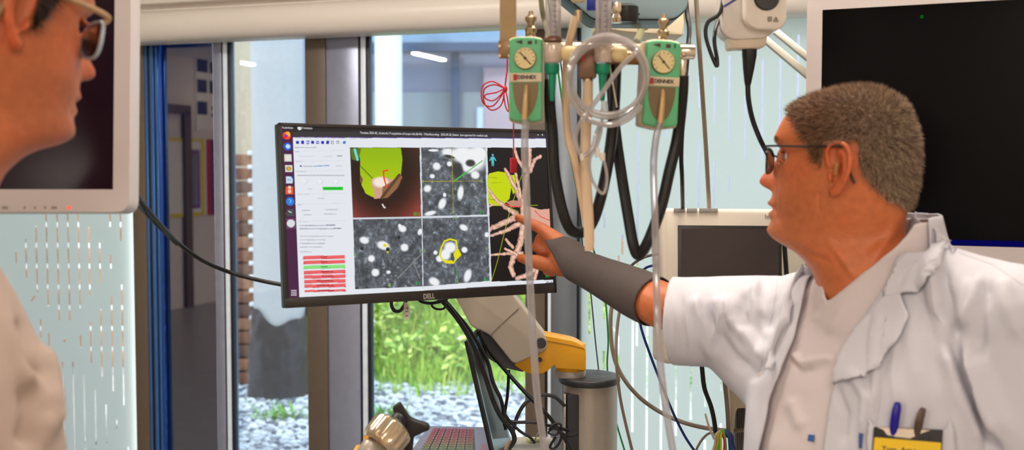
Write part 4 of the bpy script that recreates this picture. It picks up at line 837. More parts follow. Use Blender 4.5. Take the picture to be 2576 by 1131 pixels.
def regulator(x0, y0, x1, y1, tilt, yaw, Y, label):
    C_ = P((x0 + x1) / 2, (y0 + y1) / 2, Y); k = Y / FPX; w_ = (x1 - x0) * k; h_ = (y1 - y0) * k
    Rg = rotm(yaw, 0, tilt); X, Yv, Z = Rg @ V((1, 0, 0)), Rg @ V((0, 1, 0)), Rg @ V((0, 0, 1))
    t = thing('suction_regulator', label, 'regulator', C_, 'green suction regulators on the rail')
    q = lambda u, v, off=0: C_ + X * u * w_ / 2 + Z * v * h_ / 2 - Yv * off
    ol = fillet([q(-1, -.92), q(0, -1.0), q(1, -.94), q(1, .95), q(.45, 1.0), q(-.5, 1.0), q(-1, .95)], .004, 4)
    ol2 = [C_ + (p - C_) * 1.0 + X * .0 for p in ol]
    build('housing', MB().prism([C_ + (p - C_) * 1.035 + Yv * .004 for p in ol], Yv * .05, 0, .004), M('housing_cream', (206, 184, 150), .4), t)
    build('front_cover', MB().prism([p - Yv * .003 for p in ol], Yv * .012, 0, .003), pgreen, t)
    gc = q(-.02, .50, .0035); rg = w_ * .33
    ga = build('pressure_gauge', MB().lathe([(rg, 0), (rg, .004), (rg * .93, .005), (rg * .92, .0035)], gc, -Yv, 40), M('gauge_rim', (120, 110, 84), .4), t)
    b = MB().lathe([(rg * .93, .0052), (.0003, .0054)], gc, -Yv, 40, 0, False)
    for i in range(11):
        an = math.radians(-135 + 27 * i); d = X * math.sin(an) + Z * math.cos(an); b.box(gc - Yv * .0056 + d * rg * .78, (.0008, .0004, rg * .16), (Yv.cross(d) * -1, Yv, d), 1)
    build('dial_face', b, [M('dial_cream', (226, 206, 150), .5), M('dial_ink', (60, 48, 36), .5)], ga)
    d = (X * -.55 + Z * .6).normalized(); b = MB().box(gc - Yv * .0062 , (.0016, .0006, rg * 1.5), (Yv.cross(d) * -1, Yv, d)); b.lathe([(.0022, 0), (.0015, .0014)], gc - Yv * .0056, -Yv, 16); build('needle', b, M('dial_ink'), ga)
    lp = build('name_label', MB().box(q(0, .06, .0035), (w_ * .97, .0022, h_ * .105), (X, Yv, Z), 0, .0005), cream_p, t)
    b = text_mb('DENNEX', h_ * .062, q(.08, .06, .0050), X, Z, .0004, None, 0, .0003, w_ * .56); build('label_text', b, M('label_ink', (56, 40, 44), .5), lp, False)
    build('label_mark', MB().box(q(-.62, .06, .0050), (w_ * .12, .0006, h_ * .07), (X, Yv, Z)), M('mark_maroon', (160, 40, 36), .5), lp)
    # recessed oval with hose nipple
    rec = [q(.78 * math.cos(a) if math.sin(a) < 0 else .78 * (1 if math.cos(a) > 0 else -1), -.06 + (.80 * math.sin(a) if math.sin(a) < 0 else -.0), .0038) for a in np.linspace(PI, 2 * PI, 24)]
    build('hose_recess', MB().prism(rec, Yv * .0015), M('recess_brown', (104, 90, 66), .3, .55), t, False)
    build('hose_nipple', MB().tube([q(.05, -.12, .004), q(.03, -.3, .007), q(.0, -.55, .009), q(-.05, -.95, .009)], [.0024, .0036, .0042, .0046], 14), M('nipple_bronze', (196, 160, 112), .35, .2), t)
    b = MB(); b.prism([q(-.62, .89, .0034), q(-.2, .93, .0034), q(-.2, .83, .0034)], -Yv * .0006); b.box(q(.25, .87, .0036), (w_ * .13, .0008, w_ * .1), (X, Yv, Z)); b.box(q(.62, .88, .0036), (w_ * .06, .0008, w_ * .12), (X, Yv, Z), 1)
    build('scale_marks', b, [M('dial_ink'), M('mark_darkgreen', (40, 110, 70), .5)], t, False)
    kn = build('top_knob', MB().lathe([(.0075, 0), (.0082, .005), (.0062, .009), (.0082, .012), (.0086, .017), (.005, .021), (.0058, .025), (.0085, .029), (.0085, .033), (.004, .036), (.003, .042)], q(.28 if tilt <= 0 else .1, .97) + Yv * .02, Z, 28), brass, t)
    return t, q
regulator(1281, 95, 1364, 308, math.radians(0), math.radians(-3), YR, 'green suction regulator at the left end of the rail with cream dial')
regulator(1620, 103, 1709, 321, math.radians(2.4), math.radians(4), YR - .02, 'green suction regulator at the right end of the rail')
clear = M('clear_plastic', (236, 232, 228), .08, trans=.85, ior=1.25, var=0); clearg = clear_mat('clear_sleeve', (236, 232, 232), .16, .04)
tubeg = clear_mat('clear_tubing', (226, 226, 232), .28, .08)
ngreen = M('nipple_green', (0, 132, 96), .35)
for i, (x, lb) in enumerate(((1391, 'clear flowmeter with green nozzle beside the left green regulator'), (1518, 'clear flowmeter with green nozzle behind the coiled tubing'))):
    t = thing('flowmeter', lb, 'flowmeter', P(x, 130, YR), 'clear flowmeters on the rail'); Y = YR - .004
    build('meter_tube', MB().cyl(P(x, 100, Y), P(x, 100, Y) + ez * .16, .0115, None, 28, 0, .001), clearg, t)
    inner = build('inner_tube', MB().cyl(P(x, 98, Y), P(x, 98, Y) + ez * .15, .004, None, 16), M('inner_tube', (196, 190, 196), .3), t)
    b = MB()
    for k in range(15): b.box(P(x, 92, Y) + ez * (.006 + k * .0075) + V((.003, -.0045, 0)), (.005 if k % 2 else .008, .0006, .0012))
    build('scale', b, M('scale_ink', (90, 90, 130), .5), inner)
    build('collar', MB().lathe([(.010, 0), (.0135, .002), (.0135, .006), (.012, .009)], P(x, 108, Y), ez, 28), M('collar_brown', (110, 76, 62), .35, .5), t)
    build('valve_block', MB().lathe([(.0118, 0), (.0135, .003), (.0135, .024), (.012, .028)], P(x, 158, Y), ez, 28), M('block_clear', (198, 180, 166), .2, .2), t)
    zt0 = P(x - 2, 161, Y)
    k = Y / FPX
    build('nozzle', MB().lathe([(.0105, 0), (.0108, -14 * k), (.009, -24 * k), (.0062, -26 * k), (.0050, -60 * k), (.0034, -88 * k), (.0028, -92 * k)], zt0, ez, 24), ngreen, t, label='green tapered nozzle')
    sgn = 1 if i == 0 else 1
    c0_ = P(x + 22, 136, Y - .002); c1_ = P(x + 58, 136, Y - .006)
    kn = build('control_knob', MB().lathe([(.007, 0), (.0105, .003), (.0118, .008), (.0118, .018), (.010, .021), (.004, .022)], c0_, (c1_ - c0_), 28), knobc, t, label='cream control knob')
    if i == 1: build('outlet_connector', MB().lathe([(.004, 0), (.0045, -.012), (.007, -.014), (.0075, -.02), (.005, -.024)], P(x + 2, 254, Y), ez, 18), clearg, t)
    else: pass
def cable(name, label, cat, pts, r, mat_, group=None, seg=10):
    p3 = [P(*p) if not isinstance(p, Vector) else p for p in pts]; o = build(name, MB().tube(p3, r, seg, smooth=8), mat_, None); return tag(o, label, cat, group)
YH = YR + .03
cable('black_hose', 'thick black corrugated hose looping down from the left flowmeter, by the screen edge', 'hose', [(1384, 200, YH), (1383, 260, YH), (1390, 340, YH), (1397, 444, YH), (1423, 555, YH), (1450, 584, YH + .01), (1482, 572, YH + .01), (1507, 512, YH), (1530, 406, YH), (1543, 300, YH), (1549, 180, YH), (1548, 150, YH)], .0085, rubber)
cable('black_hose', 'thick black hose looping deepest down to the right regulator end', 'hose', [(1536, 155, YH + .02), (1540, 230, YH + .02), (1548, 330, YH + .02), (1564, 444, YH + .02), (1583, 560, YH + .015), (1594, 618, YH + .01), (1607, 641, YH + .01), (1630, 608, YH), (1663, 520, YH), (1684, 430, YH), (1705, 340, YH), (1716, 240, YH - .01), (1718, 190, YH - .015)], .0085, rubber)
btube = M('beige_tube', (224, 196, 162), .4, 0, .03)
cable('beige_tube', 'straight beige rubber tube hanging from the middle valve with open rounded end', 'tube', [(1479, 205, YR + .01), (1478, 260, YR), (1474, 330, YR), (1473, 420, YR), (1480, 540, YR), (1482, 600, YR), (1482, 630, YR)], [.0075, .0078, .0078, .0078, .0078, .0078, .0065], btube)
cable('beige_tube', 'bowed beige tube hanging from the top connector left of the coil', 'tube', [(1448, 42, YR + .02), (1438, 80, YR + .02), (1428, 130, YR + .03), (1423, 200, YR + .02), (1424, 280, YR + .02), (1430, 350, YR + .02), (1447, 410, YR + .015), (1463, 490, YR + .015), (1476, 570, YR + .015)], .006, btube)
t = thing('hose_connector', 'cream and metal hose connector above the bowed beige tube', 'connector', P(1455, 20, YR + .02))
build('coupling', MB().lathe([(.0045, -.016), (.0052, -.004), (.0052, .0)], P(1455, 26, YR + .02), ez, 20), brass, t); build('grip', MB().lathe([(.009, 0), (.0105, .002), (.0105, .03), (.008, .05)], P(1455, 6, YR + .02), ez, 24), M('grip_cream', (206, 186, 150), .4), t)
cable('clear_tube', 'clear suction tube falling from the left green regulator past the screen edge', 'tube', [(1323, 300, YR - .012), (1320, 360, YR - .012), (1324, 480, YR - .012), (1330, 640, YR - .012), (1340, 830, YR - .01), (1352, 1000, YR), (1375, 1160, YR)], .0052, tubeg, None, 16)
cable('clear_tube', 'clear suction tube falling from the right green regulator across the sleeve', 'tube', [(1660, 308, YR - .03), (1650, 350, YR - .03), (1644, 420, YR - .03), (1648, 560, YR - .05), (1651, 700, YR - .08), (1657, 860, YR - .1), (1670, 990, YR - .1), (1697, 1160, YR - .1)], .0050, tubeg, None, 16)
# white bore inside the clear tubes is omitted in the photo, the coil is one continuous tube
co = []; YC = YR - .045; r4 = random.Random(5)
for i in range(0, 167):
    a = 2 * PI * i / 44 + .6; k = i / 167; cx_, cy_ = 1528 + 9 * math.sin(i * .075) , 197 + 9 * math.sin(i * .052 + 1); rx_, ry_ = 100 - 8 * k + 8 * math.sin(a * .47), 101 + 9 * math.sin(a * .31 + .6)
    co.append((cx_ + rx_ * math.cos(a), cy_ + ry_ * math.sin(a), YC - .004 * math.sin(a * .7) + .012 * k))
co += [(1600, 130, YC - .01), (1560, 170, YC - .012), (1510, 240, YC - .012), (1465, 300, YC - .01), (1448, 340, YC), (1452, 372, YC), (1466, 392, YC), (1490, 372, YC), (1500, 340, YC), (1508, 318, YC + .02)]
cable('coiled_tubing', 'loose coil of thin clear tubing hung over the rail between the regulators', 'tubing', co, .0034, clear_mat('coil_tubing', (232, 230, 232), .34, .10), None, 10)
cable('clear_loop', 'small clear tube loop with end fittings hanging below the coil', 'tubing', [(1515, 290, YC + .02), (1512, 330, YC + .01), (1500, 372, YC), (1484, 400, YC), (1486, 440, YC), (1505, 478, YC), (1520, 484, YC), (1527, 450, YC), (1522, 415, YC), (1516, 400, YC)], .0022, clear_mat('coil_tubing'), None, 8)
b = MB(); b.cyl(P(1503, 372, YC), P(1503, 396, YC), .0032, bev=.0006); b.cyl(P(1516, 384, YC), P(1516, 404, YC), .0036, bev=.0006); b.cyl(P(1462, 386, YC), P(1466, 402, YC), .0036, bev=.0006)
tag(build('luer_fitting', b, M('luer_clear', (228, 214, 206), .3), None), 'translucent luer fittings on the small loop below the coil', 'fitting')
cable('white_string', 'thin cream string hanging behind the second flowmeter', 'string', [(1533, 158, YR + .02), (1540, 200, YR + .02), (1552, 270, YR + .02)], .0012, M('string_cream', (226, 214, 190), .6))
# ---- ceiling equipment
t = thing('ceiling_device', 'pale blue hanging device underside with black round joint at the top edge', 'device', P(1580, 10, 1.95))
pb = M('pale_blue', (150, 176, 186), .35, 0, .03)
a = [onz_ for onz_ in []]
def onplane_z(px, py, z):
    d = ray(px, py); return CAM + d * ((z - CAM.z) / d.z)
zz = P(1580, 48, 1.95).z
pl2 = fillet([P(1412, -20, 1.9) , P(1492, 46, 1.9), P(1700, 47, 1.9), P(1731, 18, 1.9), P(1731, -60, 1.9), P(1412, -60, 1.9)], [.004, .008, .03, .01, .004, .004], 6)
build('shell', MB().prism(pl2, V((0, .12, 0)), 0, .004), pb, t)
build('shell_gasket', MB().prism([p + V((0, -.0, -.0025)) + V((0, .004, 0)) for p in pl2], V((0, .115, 0)), 0, .003), M('gasket_navy', (30, 40, 52), .4), t)
kc = P(1572, 30, 1.86); build('swivel_knob', MB().lathe([(.014, -.016), (.021, -.018), (.0225, -.014), (.0225, .008), (.016, .012)], kc, ez, 36), M('knob_black', (28, 28, 30), .35), t)
build('swivel_stud', MB().cyl(P(1600, 34, 1.86), P(1609, 34, 1.86), .0025), M('knob_black'), t)
build('joint_metal', MB().lathe([(.008, -.014), (.010, -.006), (.007, 0), (.010, .006), (.008, .02)], P(1551, 36, 1.84), ez, 24), chrome, t)
build('blue_tab', MB().box(P(1489, 8, 1.85), (.017, .012, .024), None, 0, .002), M('tab_blue', (18, 40, 150), .4), t)
build('drop_rod', MB().cyl(P(1575, -40, 2.0), V((P(1575, -40, 2.0).x, 2.0, CEIL)), .02), M('post_white'), t)
t = thing('supply_box', 'beige ceiling supply box with round cable grommet above the right window', 'supply box', P(1660, 60, 2.3))
bx = fillet(px_poly([(1500, 30), (1718, 22), (1722, 60), (1718, 90), (1580, 82), (1500, 70)], 2.3), .004, 3)
build('box_shell', MB().prism(bx, V((0, .14, 0)), 0, .004), M('supply_beige', (202, 190, 162), .5), t)
gp = P(1615, 62, 2.24); build('grommet', MB().lathe([(.008, -.004), (.017, -.006), (.018, 0), (.014, .006), (.008, .008)], gp, V((-.25, -.3, -1)), 28), M('grommet_cream', (226, 206, 140), .5), t)
build('box_hanger', MB().cyl(P(1640, 30, 2.37), V((P(1640, 30, 2.37).x, 2.37, CEIL)), .02), M('post_white'), t)
cable('grey_green_hose', 'short grey green hose bending down from the cream grommet', 'hose', [(1614, 60, 2.24), (1612, 80, 2.22), (1604, 100, 2.1), (1590, 118, 1.9), (1585, 130, 1.68)], .0075, M('hose_greygreen', (112, 112, 84), .35))
# ---- endoscope plug held high on the right
YE = 1.8
t = thing('endoscope_connector', 'white endoscope plug unit with black round socket and blue stripe hanging at the top', 'connector', P(1900, 60, YE))
ew = M('endo_white', (226, 216, 204), .35)
o1 = fillet(px_poly([(1872, -90), (1978, -90), (1980, 55), (1962, 75), (1900, 74), (1872, 52)], YE - .02), [.005, .005, .012, .012, .014, .014], 6)
build('front_block', MB().prism(o1, V((0, .05, 0)), 0, .006), ew, t)
o2 = fillet(px_poly([(1820, -90), (1880, -90), (1930, 60), (1950, 78), (1925, 96), (1840, 100), (1815, 80)], YE), [.005, .005, .005, .008, .008, .012, .012], 5)
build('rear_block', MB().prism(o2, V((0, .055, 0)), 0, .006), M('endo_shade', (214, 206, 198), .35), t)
o3 = fillet(px_poly([(1832, 85), (1932, 85), (1926, 118), (1905, 122), (1856, 122), (1836, 125)], YE + .005), .006, 4)
build('collar', MB().prism(o3, V((0, .04, 0)), 0, .004), M('endo_collar', (206, 192, 170), .4), t)
build('socket', MB().lathe([(.0195, 0), (.0205, -.002), (.0185, -.006), (.015, -.006)], P(1928, -6, YE - .02), (0, 1, 0), 36), M('knob_black'), t)
build('blue_stripe', MB().prism([P(1820, 14, YE - .0012), P(1822, 19, YE - .0012), P(1856, -2, YE - .0012), P(1856, -8, YE - .0012)], V((0, .002, 0))), M('stripe_blue', (40, 56, 140), .4), t)
b = MB(); 
def ringbox(b, x0, y0, x1, y1, Y): 
    for p, q in (((x0, y0), (x1, y0)), ((x1, y0), (x1, y1)), ((x1, y1), (x0, y1)), ((x0, y1), (x0, y0))): b.tube([P(*p, Y), P(*q, Y)], .0005, 6, smooth=0)
ringbox(b, 1932, 43, 1941, 53, YE - .0215); b.tube([P(1936.5, 45, YE - .0215), P(1936.5, 51, YE - .0215)], .0007, 6, smooth=0)
for p, q in (((1952, 43), (1958, 54)), ((1958, 54), (1946, 54)), ((1946, 54), (1952, 43)), ((1952, 47), (1952, 51))): b.tube([P(*p, YE - .0215), P(*q, YE - .0215)], .0005, 6, smooth=0)
build('warning_symbols', b, M('symbol_grey', (110, 100, 92), .5), t)
build('cable_boot', MB().tube([P(1885, 118, YE + .02), P(1885, 140, YE + .02), P(1883, 175, YE + .02), P(1881, 215, YE + .02)], [.0122, .0118, .009, .0045], 20), rubber, t, label='black tapered cable boot')
build('unit_holder', MB().cyl(P(1860, -60, YE + .04), V((P(1860, -60, YE + .04).x, YE + .04, CEIL)), .014), M('post_white'), t)
cable('endoscope_cable', 'black cable running from the white plug unit down behind the glasses', 'cable', [(1881, 205, YE + .02), (1883, 250, YE + .02), (1893, 300, YE + .03), (1912, 350, YE + .05), (1932, 390, YE + .08), (1950, 440, YE + .1), (1965, 520, YE + .12), (1975, 640, YE + .14), (1985, 800, YE + .16), (1990, 1000, YE + .18)], .0042, rubber)
cable('black_cable', 'black cable forming a narrow hanging loop left of the white plug unit', 'cable', [(1822, -40, YE + .02), (1812, 30, YE), (1782, 55, YE), (1775, 85, YE), (1785, 125, YE), (1802, 165, YE), (1804, 150, YE), (1797, 100, YE), (1806, 55, YE + .02), (1830, 20, YE + .06)], .0032, rubber)
for i, (pp) in enumerate((((1920, 95), (2050, 205)), ((1950, 78), (2050, 160)))):
    A_, B_ = P(*pp[0], 2.1), P(*pp[1], 2.05); d = (B_ - A_).normalized(); up = d.cross(V((0, 1, 0)))
    tag(build('support_bar', MB().box((A_ + B_) / 2, ((B_ - A_).length, .016, .0135), (d, V((0, 1, 0)), up), 0, .002), M('bar_grey', (176, 172, 160), .4, .3), None), ('lower' if i == 0 else 'upper') + ' of two slanting grey support bars left of the large display', 'bar', 'slanting support bars')
# ---- red pull cord
redm = M('cord_red', (196, 20, 44), .5)
YP = 1.95
pts = [(1282, 195, YP), (1277, 218, YP)]
b = MB()
k0_ = (1270, 222)
for lp in ([(1240, 205), (1215, 215), (1211, 240), (1218, 262), (1240, 266), (1262, 240)], [(1244, 213), (1220, 222), (1216, 245), (1222, 265), (1240, 277), (1262, 262)], [(1250, 232), (1222, 238), (1222, 248), (1240, 253), (1258, 240)], [(1268, 240), (1272, 268), (1280, 280), (1276, 245)]):
    b.tube([P(*k0_, YP)] + [P(x, y, YP - .004) for x, y in lp] + [P(*k0_, YP)], .0012, 8, smooth=8)
b.tube([P(1275, 180, YP), P(1272, 205, YP), P(*k0_, YP)], .0014, 8); b.ball(P(1271, 224, YP), (.004, .004, .006))
zc_ = P(1276, 180, YP); b.tube([V((zc_.x, YP, CEIL)), zc_], .0014, 8, smooth=0)
tag(build('red_cord_bundle', b, redm, None), 'red emergency cord tied into loops left of the left regulator', 'cord')
t = thing('pull_cord', 'red pull cord with a red block handle hanging before the tree scan on the screen', 'pull cord', P(1292, 415, 1.93))
zc_ = P(1292, 300, 1.93); build('cord', MB().tube([V((zc_.x, 1.93, CEIL)), zc_, P(1292, 400, 1.93)], .0011, 8, smooth=0), redm, t)
build('handle', MB().box(P(1291.5, 416, 1.93), (.0115, .008, .026), (V((.9, .43, 0)), V((-.43, .9, 0)), ez), 0, .002), M('handle_red', (180, 24, 44), .4), t)
# ---- cables
grc = M('grey_cable', (150, 138, 120), .45); gbr = M('taupe_cable', (132, 118, 104), .45); navy = M('navy_cable', (16, 40, 110), .4); grn = M('green_cable', (0, 120, 50), .4); blk = M('black_cable', (14, 14, 16), .4)
cable('grey_cable', 'long straight grey cable hanging right of the regulators', 'cable', [(1748, -60, 2.0), (1754, 40, 2.0), (1760, 130, 2.0), (1768, 250, 2.05), (1777, 390, 2.1), (1785, 540, 2.2)], .0042, grc)
cable('black_cable', 'black cable falling from the ceiling behind the right regulator', 'cable', [(1722, -60, 2.0), (1728, 30, 1.98), (1734, 70, 1.95), (1731, 120, 1.9), (1722, 230, 1.9), (1714, 380, 1.95), (1716, 450, 2.0), (1718, 540, 2.2)], .0040, blk)
cable('black_cable', 'long black cable sagging from the left display across to the monitor', 'cable', [(290, 420, 1.62), (328, 465, 1.65), (360, 512, 1.72), (400, 560, 1.8), (450, 612, 1.9), (510, 655, 1.95), (580, 685, 2.0), (650, 704, 2.0), (722, 718, 1.99)], .0037, blk)
cable('black_cable', 'second black cable joining the sagging one beside the left display', 'cable', [(290, 440, 1.62), (322, 478, 1.65), (345, 512, 1.7), (385, 556, 1.8), (445, 614, 1.9)], .003, blk)
cable('green_wire', 'thin green wire hanging between the left regulator and the window frame', 'wire', [(1372, -40, 2.5), (1388, 60, 2.5), (1404, 180, 2.5), (1412, 240, 2.5), (1421, 300, 2.5), (1440, 420, 2.6), (1470, 560, 2.65), (1500, 650, 2.7), (1521, 740, 2.7), (1530, 850, 2.7), (1528, 930, 2.7), (1545, 1040, 2.7), (1572, 1135, 2.7)], .0022, grn)
cable('grey_cable', 'grey cable curving down from the ceiling left of the flowmeter', 'cable', [(1358, -50, 1.9), (1363, 20, 1.9), (1372, 60, 1.9), (1384, 100, 1.85)], .0045, M('hose_greygreen'))
cable('black_wire', 'thin black wire hanging beside the window frame down to the column', 'wire', [(1408, 120, 2.6), (1412, 170, 2.6), (1440, 400, 2.65), (1460, 540, 2.65), (1466, 620, 2.65), (1485, 730, 2.6), (1497, 850, 2.55), (1508, 950, 2.5)], .0016, blk)
cable('taupe_cable', 'taupe cable dropping behind the sleeve and sweeping right to the bracket', 'cable', [(1560, 690, 2.3), (1545, 745, 2.35), (1536, 800, 2.35), (1541, 880, 2.35), (1562, 940, 2.35), (1605, 995, 2.35), (1660, 1035, 2.35), (1720, 1062, 2.32), (1790, 1078, 2.3), (1860, 1082, 2.25), (1905, 1070, 2.24), (1960, 1060, 2.3)], .0045, gbr)
cable('taupe_cable', 'taupe cable falling straight in front of the silver column edge', 'cable', [(1580, 700, 2.28), (1562, 765, 2.28), (1552, 830, 2.28), (1550, 900, 2.27), (1556, 970, 2.27), (1566, 1030, 2.27), (1592, 1140, 2.27)], .0032, gbr)
cable('blue_wire', 'navy blue wire running down from the elbow past the clear tube', 'wire', [(1600, 740, 2.3), (1612, 820, 2.3), (1635, 890, 2.3), (1662, 960, 2.3), (1690, 1030, 2.3), (1722, 1095, 2.3), (1752, 1140, 2.3)], .0028, navy)
cable('grey_cable', 'short grey cable plugged into the left side of the patient monitor', 'cable', [(1575, 680, 2.22), (1597, 660, 2.2), (1618, 648, 2.18), (1640, 641, 2.17), (1672, 638, 2.17)], .0028, M('cable_dimgrey', (96, 92, 90), .4))
cable('blue_wire', 'short navy wire plugged into the left side of the patient monitor', 'wire', [(1604, 720, 2.25), (1612, 690, 2.2), (1624, 674, 2.18), (1645, 667, 2.17), (1672, 666, 2.17)], .0026, navy)
cable('black_cable', 'black cable dropping below the sleeve left of the bracket', 'cable', [(1760, 880, 2.2), (1766, 925, 2.2), (1772, 975, 2.2), (1788, 1020, 2.2), (1797, 1060, 2.2), (1801, 1100, 2.2)], .0046, blk)
cable('taupe_cable', 'taupe cable dropping straight beside the beige bracket', 'cable', [(1818, 880, 2.2), (1822, 950, 2.2), (1829, 1020, 2.2), (1834, 1100, 2.2)], .0042, gbr)
cable('taupe_cable', 'thin taupe cable arching up to the coloured wire bundle', 'cable', [(1740, 1160, 2.2), (1754, 1125, 2.2), (1770, 1100, 2.2), (1788, 1088, 2.2), (1806, 1096, 2.18)], .0024, gbr)
for i, (x0, x1, x2, colr, nm) in enumerate([(1812, 1800, 1782, (206, 190, 160), 'cream'), (1815, 1806, 1790, (200, 180, 60), 'mustard'), (1817, 1810, 1803, (60, 200, 60), 'light green'), (1818, 1813, 1812, (230, 210, 40), 'yellow'), (1819, 1820, 1819, (210, 30, 40), 'red'), (1820, 1822, 1828, (60, 180, 90), 'mint green'), (1822, 1832, 1838, (50, 62, 120), 'dark blue'), (1824, 1836, 1850, (60, 74, 140), 'mid blue'), (1826, 1842, 1862, (44, 52, 104), 'navy')]):
    cable('lead_wire', nm + ' lead wire in the bundle hanging from the hook by the bracket', 'wire', [(x0 + 3, 1098, 2.17), (x0, 1084 - i % 3, 2.165), (x1, 1095, 2.16), (x1 - (1812 - x1) * .1 if i < 4 else x1 + 3, 1115, 2.16), (x2, 1170, 2.16)], .0026, M('lead_%s' % nm.replace(' ', '_'), colr, .4), 'coloured lead wires by the bracket')
tag(build('cable_tie', MB().tube([P(1774, 1040, 2.15), P(1783, 1070, 2.15), P(1797, 1104, 2.15)], [.0016, .0022, .0022], 8), M('tie_cream', (200, 186, 164), .5), None), 'loose cream cable tie end sticking up from the wire bundle', 'cable tie')
# cables under the monitor
cable('black_cable', 'thick black cable running from under the monitor down behind the laptop lid', 'cable', [(1100, 745, 2.12), (1130, 775, 2.13), (1165, 822, 2.14), (1196, 880, 2.15), (1222, 950, 2.16), (1242, 1010, 2.16), (1262, 1050, 2.16), (1285, 1078, 2.16), (1294, 1105, 2.16), (1280, 1128, 2.16)], .0048, blk)
cable('black_cable', 'black cable running beside the thick one from the monitor underside', 'cable', [(1110, 745, 2.14), (1145, 785, 2.15), (1185, 835, 2.16), (1225, 905, 2.2), (1240, 960, 2.2), (1262, 1010, 2.2), (1270, 1070, 2.22)], .0038, blk)
cable('black_cable', 'long black cable sloping under the robot arm to the column foot', 'cable', [(1205, 830, 2.30), (1230, 880, 2.30), (1275, 935, 2.30), (1320, 985, 2.29), (1365, 1030, 2.28), (1395, 1065, 2.28), (1425, 1110, 2.28), (1445, 1150, 2.28)], .0042, blk)
cable('black_cable', 'black cable hanging straight below the yellow joint', 'cable', [(1280, 930, 2.32), (1277, 990, 2.32), (1270, 1040, 2.32), (1272, 1080, 2.32)], .0034, blk)
cable('grey_arch_cable', 'grey black cable arching over to the silver column', 'cable', [(1290, 1088, 2.34), (1302, 1045, 2.34), (1325, 1010, 2.34), (1362, 993, 2.35), (1395, 998, 2.36), (1420, 1020, 2.37)], .0042, M('cable_charcoal', (52, 54, 58), .4))
cable('black_cable', 'black cable running level from the laptop to the column', 'cable', [(1268, 1056, 2.25), (1300, 1061, 2.25), (1345, 1062, 2.25), (1390, 1072, 2.26), (1430, 1082, 2.28)], .0034, blk)
cable('black_cable', 'bundled black cable loops at the foot of the silver column', 'cable', [(1380, 1080, 2.24), (1398, 1064, 2.24), (1412, 1070, 2.24), (1400, 1092, 2.24), (1380, 1088, 2.24), (1395, 1078, 2.23), (1430, 1096, 2.23), (1452, 1090, 2.24)], .0022, blk)
cable('black_cable', 'black cable loop hanging by the bottom edge before the column', 'cable', [(1400, 1076, 2.22), (1412, 1095, 2.22), (1406, 1115, 2.22), (1392, 1128, 2.22), (1384, 1122, 2.22), (1398, 1098, 2.22)], .0026, blk)
cable('black_cable', 'black cable snaking over the worktop behind the laptop', 'cable', [(1270, 1040, 2.24), (1285, 1062, 2.24), (1310, 1085, 2.24), (1332, 1098, 2.24), (1346, 1114, 2.24)], .003, blk)
cable('black_cable', 'black cable hook hanging under the monitor left of its label tag', 'cable', [(985, 748, 2.06), (985, 768, 2.06), (993, 781, 2.06), (1006, 781, 2.06), (1015, 770, 2.06), (1022, 755, 2.07)], .0034, blk)
cable('black_cable', 'flat black cable loop pressed under the monitor centre', 'cable', [(1050, 748, 2.08), (1060, 758, 2.08), (1085, 762, 2.08), (1115, 756, 2.1), (1125, 750, 2.1)], .003, blk)
cable('black_cable', 'small ring of black cable below the monitor centre', 'cable', [(1120, 756, 2.09), (1100, 757, 2.09), (1086, 766, 2.09), (1096, 776, 2.09), (1115, 776, 2.09), (1122, 764, 2.09)], .0022, blk)
t = thing('label_tag', 'small white paper tag with handwriting on the cable under the monitor', 'tag', P(1022, 780, 2.05))
b = MB(); ol = [P(1016, 762, 2.05), P(1021, 759, 2.05), P(1029, 768, 2.052), P(1032, 790, 2.056), P(1026, 800, 2.056), P(1018, 808, 2.054), P(1016, 790, 2.05)]
build('paper', b.prism(ol, V((0, .0008, 0))), M('tag_paper', (236, 224, 212), .6), t, False)
b = MB(); 
for ln in (((1021, 776), (1024, 772), (1026, 778)), ((1020, 784), (1026, 782)), ((1020, 796), (1023, 792), (1027, 796))): b.tube([P(x, y, 2.048) for x, y in ln], .0006, 6)
build('handwriting', b, M('pen_ink', (60, 50, 60), .6), t)
# small things on the worktop
p = onz(1345, 1110, TZ); tag(build('paper_strip', MB().box((p.x, p.y, TZ + .004), (.035, .02, .006), (V((.9, .4, 0)), V((-.4, .9, 0)), ez), 0, .001), M('strip_green', (196, 200, 150), .6), None), 'pale green paper strip lying on the worktop by the column', 'paper')
b = MB().tube([P(1345, 1112, 2.3), P(1350, 1094, 2.3), P(1355, 1086, 2.3), P(1360, 1094, 2.3), P(1362, 1114, 2.3)], .0014, 8); tag(build('wire_clip', b, steel, None), 'small bent wire clip standing on the worktop', 'clip')
tag(build('cable_stub', MB().tube([P(1272, 1131, 2.14), P(1280, 1112, 2.14), P(1284, 1108, 2.14)], .0035, 8), M('stub_tan', (150, 130, 110), .6), None), 'frayed tan cable end beside the laptop lid', 'cable end')
# ================================================================ people
def interp(tab, z):
    zs = [r[0] for r in tab]; return [np.interp(z, zs, [r[k] for r in tab]) for k in range(1, len(tab[0]))]
def smooth_tab(tab, z, h=.0035):
    a = np.zeros(len(tab[0]) - 1)
    for d, w_ in ((-2, .1), (-1, .22), (0, .36), (1, .22), (2, .1)): a = a + w_ * np.array(interp(tab, z + d * h))
    return a
